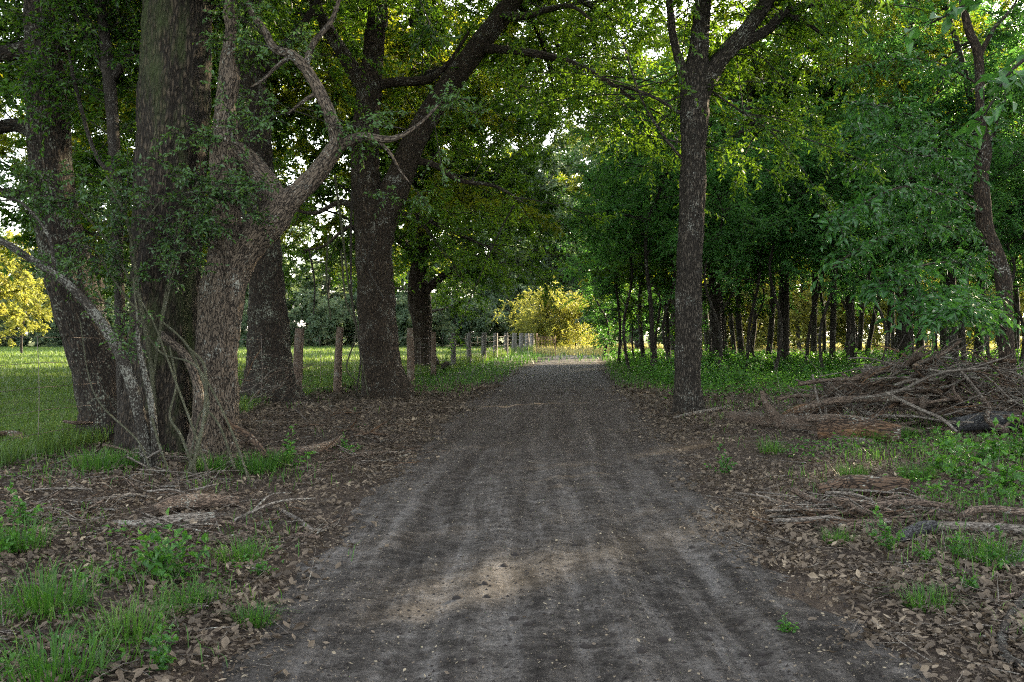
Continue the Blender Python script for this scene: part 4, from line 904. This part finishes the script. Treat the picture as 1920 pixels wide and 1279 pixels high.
for k in range(4):
    r = np.random.default_rng(500 + k); th = np.linspace(0, np.pi, 7); ph = np.linspace(0, 2 * np.pi, 10, endpoint=False)
    T, Pp = np.meshgrid(th, ph, indexing='ij'); S = np.stack([np.sin(T) * np.cos(Pp), np.sin(T) * np.sin(Pp), np.cos(T) * .6], -1).reshape(-1, 3)
    S = S * (1 + .35 * lump(S * 3, 510 + k))[:, None]; i, j = np.meshgrid(np.arange(6), np.arange(10), indexing='ij')
    q = np.stack([i * 10 + j, i * 10 + 10 + j, i * 10 + 10 + (j + 1) % 10, i * 10 + (j + 1) % 10], -1).reshape(-1, 4)
    cl.append(Acc().add(S, [q]).mesh('dirt_clod', M['clod']))
for k in range(270):
    px, py = rs.uniform(560, 1500), 700 + 560 * rs.uniform() ** 1.2; d = gd(py); x, y = pxy(px, d)
    if abs(x - road_c(y)) > road_w(y) * 1.05: continue
    o = obj('dirt_clod', cl[k % 4], None, (x, y, gzp(x, y) + .012)); s = .008 + .018 * rs.uniform() ** 2; o.scale = (s * rs.uniform(.8, 1.4), s, s * 1.1); o.rotation_euler = (0, 0, rs.uniform(0, 6))
    tag(o, 'dark clod of earth lying on the dirt track', 'clod', 'clods on the track')

# ------------------------------------------------------------------ grass and weeds
def grass_obj(name, x, y, H, W, lean, m):
    P = np.stack([x, y, gz(x, y) - .005], -1)
    return tag(obj(name, Acc().add(*blades(P, H, W, lean)).mesh(name, m, smooth=False)), kind='stuff')
# pasture
d = np.exp(rng.uniform(math.log(9.5), math.log(112), 190000)); p = rng.uniform(-650, 1040, len(d)); x = (p - CX) / F * d
k = (x < fence_x(d) + .25 + .5 * vn(x, d, 41)); x, d = x[k], d[k]
tall = 1 + 1.6 * (np.abs(x - fence_x(d)) < .6)
grass_obj('pasture_grass', x, d, rng.uniform(.05, .13, len(x)) * tall * np.clip(d / 22, .9, 2.2), .004 + .0006 * d, rng.uniform(.1, .9, len(x)), M['grass_field'])
# verges: thick beyond 24 m, patchy nearer
n = 170000
d = np.exp(rng.uniform(math.log(4), math.log(72), n)); p = rng.uniform(-300, 2300, n); x = (p - CX) / F * d
u = (x - road_c(d)) / road_w(d); au = np.abs(u)
dens = sstep(20, 32, d + 6 * vn(x * .6, d * .6, 51)) * sstep(1.0, 1.35, au + .3 * vn(x, d, 52))
patch = sstep(.08, .26, vn(x * .75 + 3, d * .75, 53)) * sstep(1.25, 1.7, au) * (.30 + .5 * (x > 3.2))
patch = np.maximum(patch, sstep(1.6, 2.4, x - road_c(d) - 1.2 + .8 * vn(x, d, 56)) * sstep(-.1, .2, vn(x * .9, d * .9, 54)) * .55 * sstep(6.2, 8, d) * (d < 13))
left = (u < 0)
for (qx, qy, rr, aa) in [(280, 1085, .55, .9), (150, 905, .8, .8), (480, 895, .7, .8), (330, 1150, .35, .6), (90, 1170, .45, .7), (120, 1270, .4, .7), (380, 920, .4, .5), (40, 1010, .5, .7), (230, 1200, .3, .6), (470, 1010, .35, .5)]:
    gx_, gy_ = (qx - CX) / F * gd(qy), gd(qy)
    patch = np.maximum(patch, aa * np.exp(-((x - gx_) ** 2 + ((d - gy_) * .8) ** 2) / rr ** 2 * 1.5) * (vn(x * 3, d * 3, 57) + .6))
patch = np.where(left & (d > 13), patch * .15, patch)
dens = np.where(left & (d < 23), dens * .2, dens)
clr = (u > 0) & (d < 24) & (d > 13)
dens = np.where(clr, dens * .35, dens)
pr = np.maximum(dens, patch * .5)
far_mid = (d > 44) & (au < 1.0)
pr = np.where(far_mid, .25 * sstep(44, 60, d), pr)
k = (rng.uniform(0, 1, n) < pr) & (x > fence_x(d) - .4) & ~((d > 34) & (x > .55 * d))
x, d = x[k], d[k]
grass_obj('verge_grass', x, d, rng.uniform(.07, .20, len(x)) * np.clip(.8 + d / 45, .8, 2.2), .004 + .0005 * d, rng.uniform(.2, 1, len(x)), M['grass'])
# golden sunlit meadow beyond the woods and at the track's end
d = rng.uniform(66, 125, 26000); p = rng.uniform(1000, 2300, len(d)); x = (p - CX) / F * d
grass_obj('sunlit_meadow_grass', x, d, rng.uniform(.2, .6, len(x)), .05 + 0 * d, rng.uniform(.2, 1, len(x)), M['grass_sun_gold'])
# leafy ground cover at the right
def cover(name, n, keepf, d0, d1, m, hh=(.1, .6), ll=(.05, .10), pxr=(1000, 2300)):
    d = np.exp(rng.uniform(math.log(d0), math.log(d1), n)); p = rng.uniform(*pxr, n); x = (p - CX) / F * d
    k = keepf(x, d); x, d = x[k], d[k]; n = len(x); hm = rng.uniform(0, 1, n) * (hh[0] + (hh[1] - hh[0]) * (.5 + vn(x * .5, d * .5, 61)))
    P = np.stack([x, d, gz(x, d) + hm], -1); az = rng.uniform(0, 6.283, n); D = norm(np.stack([np.cos(az), np.sin(az), rng.normal(size=n) * .3], -1))
    L = rng.uniform(*ll, n) * np.clip(d / 25, 1, 2)
    a = Acc().add(*leaf_faces(P, D, norm(UP + rng.normal(size=(n, 3)) * .4), L, L * .55, False))
    return tag(obj(name, a.mesh(name, m, smooth=False)), kind='stuff')
cover('woodland_ground_cover', 90000, lambda x, d: (x - road_c(d) > 2.6 + 1.2 * vn(x, d, 62)) & (rng.uniform(0, 1, len(x)) < sstep(19, 27, d + 8 * vn(x * .4, d * .4, 63))), 18, 62, M['leaf_weed'], (.10, .65), (.05, .10))
pc = [((qx - CX) / F * gd(qy), gd(qy), rr) for qx, qy, rr in [(300, 1085, .45), (355, 1110, .3), (165, 895, .6), (500, 885, .6), (560, 878, .4), (60, 1000, .4), (20, 930, .5), (90, 1250, .35), (480, 1060, .25), (640, 850, .25), (250, 1020, .3), (700, 800, .5)]]
cover('left_ground_cover', 26000, lambda x, d: np.max([np.exp(-((x - a) ** 2 + (d - b) ** 2 * .7) / c ** 2 * 1.3) for a, b, c in pc], 0) * (.6 + vn(x * 4, d * 4, 66)) > rng.uniform(.1, 1.3, len(x)), 3.8, 15, M['leaf_weed'], (.02, .16), (.02, .05), (-500, 900))
cover('verge_ground_cover', 16000, lambda x, d: (x > 3.0) & (x - road_c(d) > 2.3) & (vn(x * 1.1, d * 1.1, 64) > -.08) & (rng.uniform(0, 1, len(x)) < .55), 6.3, 12.8, M['leaf_weed'], (.05, .30), (.03, .06))

# single tufts and weeds
def tuft_mesh(seed, n=230, h=(.06, .31), rad=.20):
    r = np.random.default_rng(seed); az = r.uniform(0, 6.283, n); q = rad * np.sqrt(r.uniform(0, 1, n))
    P = np.stack([np.cos(az) * q, np.sin(az) * q, q * 0], -1)
    return Acc().add(*blades(P, r.uniform(*h, n), r.uniform(.004, .010, n), .2 + q / rad * r.uniform(.2, 1.5, n), az + r.normal(size=n) * .7)).mesh('grass_tuft', M['grass'], smooth=False)
TM = [tuft_mesh(600 + k) for k in range(4)]
def weed_mesh(seed, h=.35, n=9, ll=(.05, .09), sp=.25):
    r = np.random.default_rng(seed); a = Acc(); az = r.uniform(0, 6.283, n)
    D = norm(np.stack([np.cos(az) * sp * 1.6, np.sin(az) * sp * 1.6, np.ones(n) * .9], -1) + r.normal(size=(n, 3)) * .2); L = r.uniform(.5, 1, n) * h * 1.2
    O = r.normal(size=(n, 3)) * [.04, .04, 0]; dr = r.uniform(0, .4, n)
    a.add(*many_tubes(O, D, L, dr, np.full(n, .004), np.full(n, .002), 4, 4), mat=1)
    a.add(*leaves_on(O, D, L, dr, 12, r, ll, .55, True, .9), mat=0)
    return a.mesh('weed_plant', [M['leaf_weed'], M['vine']], smooth=False)
WM = [weed_mesh(640 + k, .25 + .08 * k) for k in range(4)]
for px, py, s, lab in [(85, 1160, 1.05, 'largest bright grass tuft in the lower left leaf litter'), (240, 1215, .75, 'upright grass tuft near the lower left corner, right of the largest tuft'), (100, 1290, 1.0, 'grass tuft cut off by the lower left corner of the frame'),
                       (450, 1060, .72, 'tall thin grass tuft left of the track, below the rotten logs'), (355, 1145, .6, 'grass tuft under the leafy weeds left of the track'), (315, 1172, .42, 'small yellow-green grass tuft by itself in the litter'),
                       (480, 1175, .5, 'low sparse grass tuft near the left track edge'), (30, 1050, .9, 'grass tuft at the left frame edge under tall weeds'), (180, 905, 1.1, 'grass tuft in front of the leaning oak base'),
                       (230, 895, 1.0, 'grass tuft left of the foot of the lichen covered stem'), (480, 890, 1.1, 'grass tuft right of the gnarled trunk'), (520, 880, .9, 'grass tuft on the sticks right of the gnarled trunk'), (395, 895, .9, 'grass tuft at the foot of the gnarled trunk'),
                       (1450, 855, .8, 'grass tuft alone in the litter in front of the tall brush pile'), (1570, 1020, .5, 'small grass tuft below the low stick bundle'), (1860, 1060, .85, 'grass tuft under the long grey log'), (1740, 1140, .6, 'thin grass tuft on the litter in the lower right'),
                       (1720, 915, .8, 'grass tuft behind the tan rotten log'), (1600, 905, .7, 'grass tuft left of the weeds at right'), (1640, 835, .9, 'grass tuft under the orange rotten log'), (1700, 830, .8, 'grass tuft in front of the brush pile, right of the orange log')]:
    x, y = pxy(px, gd(py)); o = obj('grass_tuft', TM[rs.integers(4)], None, (x, y, gzp(x, y))); o.scale = (s * .95,) * 3; o.rotation_euler = (0, 0, rs.uniform(0, 6)); tag(o, lab, 'grass tuft', 'grass tufts')
for px, py, s, lab in [(290, 1090, .9, 'dark leafy weed in the middle of the left litter'), (340, 1100, .85, 'leafy weed beside the dark leafy weed, nearer the track'), (20, 1060, .75, 'tall leafy weed at the left frame edge'), (45, 1010, .6, 'leafy weed behind the tall one at the left edge'),
                       (545, 880, .8, 'leafy weed by the long dark branch on the left'), (650, 860, .5, 'small weed at the left edge of the track'), (1362, 893, .62, 'slim weed standing alone in the litter right of the track'), (1668, 1035, .55, 'round yellow-green weed by the charred log end'),
                       (1735, 1052, .45, 'leafy weed in front of the long grey log'), (1790, 1050, .5, 'leafy weed in the grass below the middle of the long grey log'), (1860, 1075, .5, 'leafy weed below the long grey log near the frame edge'), (1760, 905, 1.0, 'leafy weed behind the tan rotten log'),
                       (1820, 920, 1.1, 'tall leafy weed at right behind the bent branch'), (1880, 935, 1.2, 'broad leafy weed at the right frame edge'), (1850, 880, 1.2, 'tall weed before the charred log of the pile'), (1780, 860, 1.0, 'weed at the front of the brush pile'), (1900, 870, 1.3, 'tall weed at the right frame edge by the pile'),
                       (1480, 1190, .3, 'tiny weed on the right verge'), (495, 1085, .35, 'tiny three-leaved seedling beside the track'), (290, 1265, .5, 'low weed at the lower left'), (1820, 1110, .4, 'small weed in the lower right litter')]:
    x, y = pxy(px, gd(py)); o = obj('weed_plant', WM[rs.integers(4)], None, (x, y, gzp(x, y))); o.scale = (s,) * 3; o.rotation_euler = (0, 0, rs.uniform(0, 6)); tag(o, lab, 'weed', 'leafy weeds')
BM = [weed_mesh(660 + k, .9 + .2 * k, 16, (.09, .15), .35) for k in range(3)]
for k in range(60):
    px, d = rs.uniform(1110, 1900), rs.uniform(24, 44); x, y = pxy(px, d)
    if x - road_c(y) < 3.0: continue
    o = obj('woodland_shrub', BM[k % 3], None, (x, y, gzp(x, y))); o.scale = (rs.uniform(.7, 1.2),) * 3; o.rotation_euler = (0, 0, rs.uniform(0, 6))
    tag(o, 'bright green leafy shrub in the undergrowth before the woods', 'shrub', 'shrubs before the woods')

# ------------------------------------------------------------------ air, light, camera
HAZE = 0.0
if HAZE:
    hz = Acc(); v = np.array([[x, y, z] for z in (-1, 26) for y in (-70, 260) for x in (-190, 190)], float)
    hz.add(v, [np.array([[0, 2, 3, 1], [4, 5, 7, 6], [0, 1, 5, 4], [2, 6, 7, 3], [0, 4, 6, 2], [1, 3, 7, 5]])])
    m, nt, N, L = mat('haze_air'); pv = nt.nodes.new('ShaderNodeVolumePrincipled'); pv.inputs['Density'].default_value = HAZE; pv.inputs['Color'].default_value = (.85, .92, 1, 1); pv.inputs['Anisotropy'].default_value = .3
    o = nt.nodes.new('ShaderNodeOutputMaterial'); nt.links.new(pv.outputs[0], o.inputs['Volume'])
    tag(obj('haze', hz.mesh('haze', m, smooth=False)), kind='stuff')

w = bpy.data.worlds.new('World'); sc.world = w; w.use_nodes = True
nt = w.node_tree; bg = nt.nodes['Background']
sky = nt.nodes.new('ShaderNodeTexSky'); sky.sky_type = 'NISHITA'; sky.sun_disc = False; sky.sun_elevation = SUN_EL; sky.sun_rotation = SUN_AZ; sky.dust_density = 2.0; sky.air_density = 1.0
hs = nt.nodes.new('ShaderNodeHueSaturation'); hs.inputs['Saturation'].default_value = .38
nt.links.new(sky.outputs[0], hs.inputs['Color']); tn = nt.nodes.new('ShaderNodeMix'); tn.data_type = 'RGBA'; tn.blend_type = 'MULTIPLY'; tn.inputs[0].default_value = 1.0
nt.links.new(hs.outputs[0], tn.inputs[6]); tn.inputs[7].default_value = (1.0, .98, .945, 1)
nt.links.new(tn.outputs[2], bg.inputs[0]); bg.inputs[1].default_value = .15
sd = Vector((math.sin(SUN_AZ) * math.cos(SUN_EL), math.cos(SUN_AZ) * math.cos(SUN_EL), math.sin(SUN_EL)))
ld = bpy.data.lights.new('sun', 'SUN'); ld.energy = 4.2; ld.angle = math.radians(.5); ld.color = (1, .82, .55)
lo = bpy.data.objects.new('sun', ld); COL.objects.link(lo); lo.rotation_euler = sd.to_track_quat('Z', 'Y').to_euler()

cam = bpy.data.cameras.new('camera'); cam.lens = 35; cam.sensor_width = 36; cam.clip_end = 4000; cam.clip_start = .1
co = bpy.data.objects.new('camera', cam); COL.objects.link(co); co.location = (0, 0, EYE)
co.rotation_euler = (math.radians(90) - math.atan((639.5 - HOR) / F), 0, 0); sc.camera = co

vs = sc.view_settings; vs.view_transform = 'Standard'; vs.look = 'None'; vs.exposure = 3.05; vs.gamma = 1; vs.use_curve_mapping = False
cy = sc.cycles; cy.max_bounces = 10; cy.diffuse_bounces = 8; cy.glossy_bounces = 2; cy.transmission_bounces = 4; cy.volume_bounces = 0; cy.caustics_reflective = False; cy.caustics_refractive = False
cy.sample_clamp_indirect = 6; cy.pixel_filter_type = 'BLACKMAN_HARRIS'; cy.filter_width = 1.15; cy.use_denoising = False
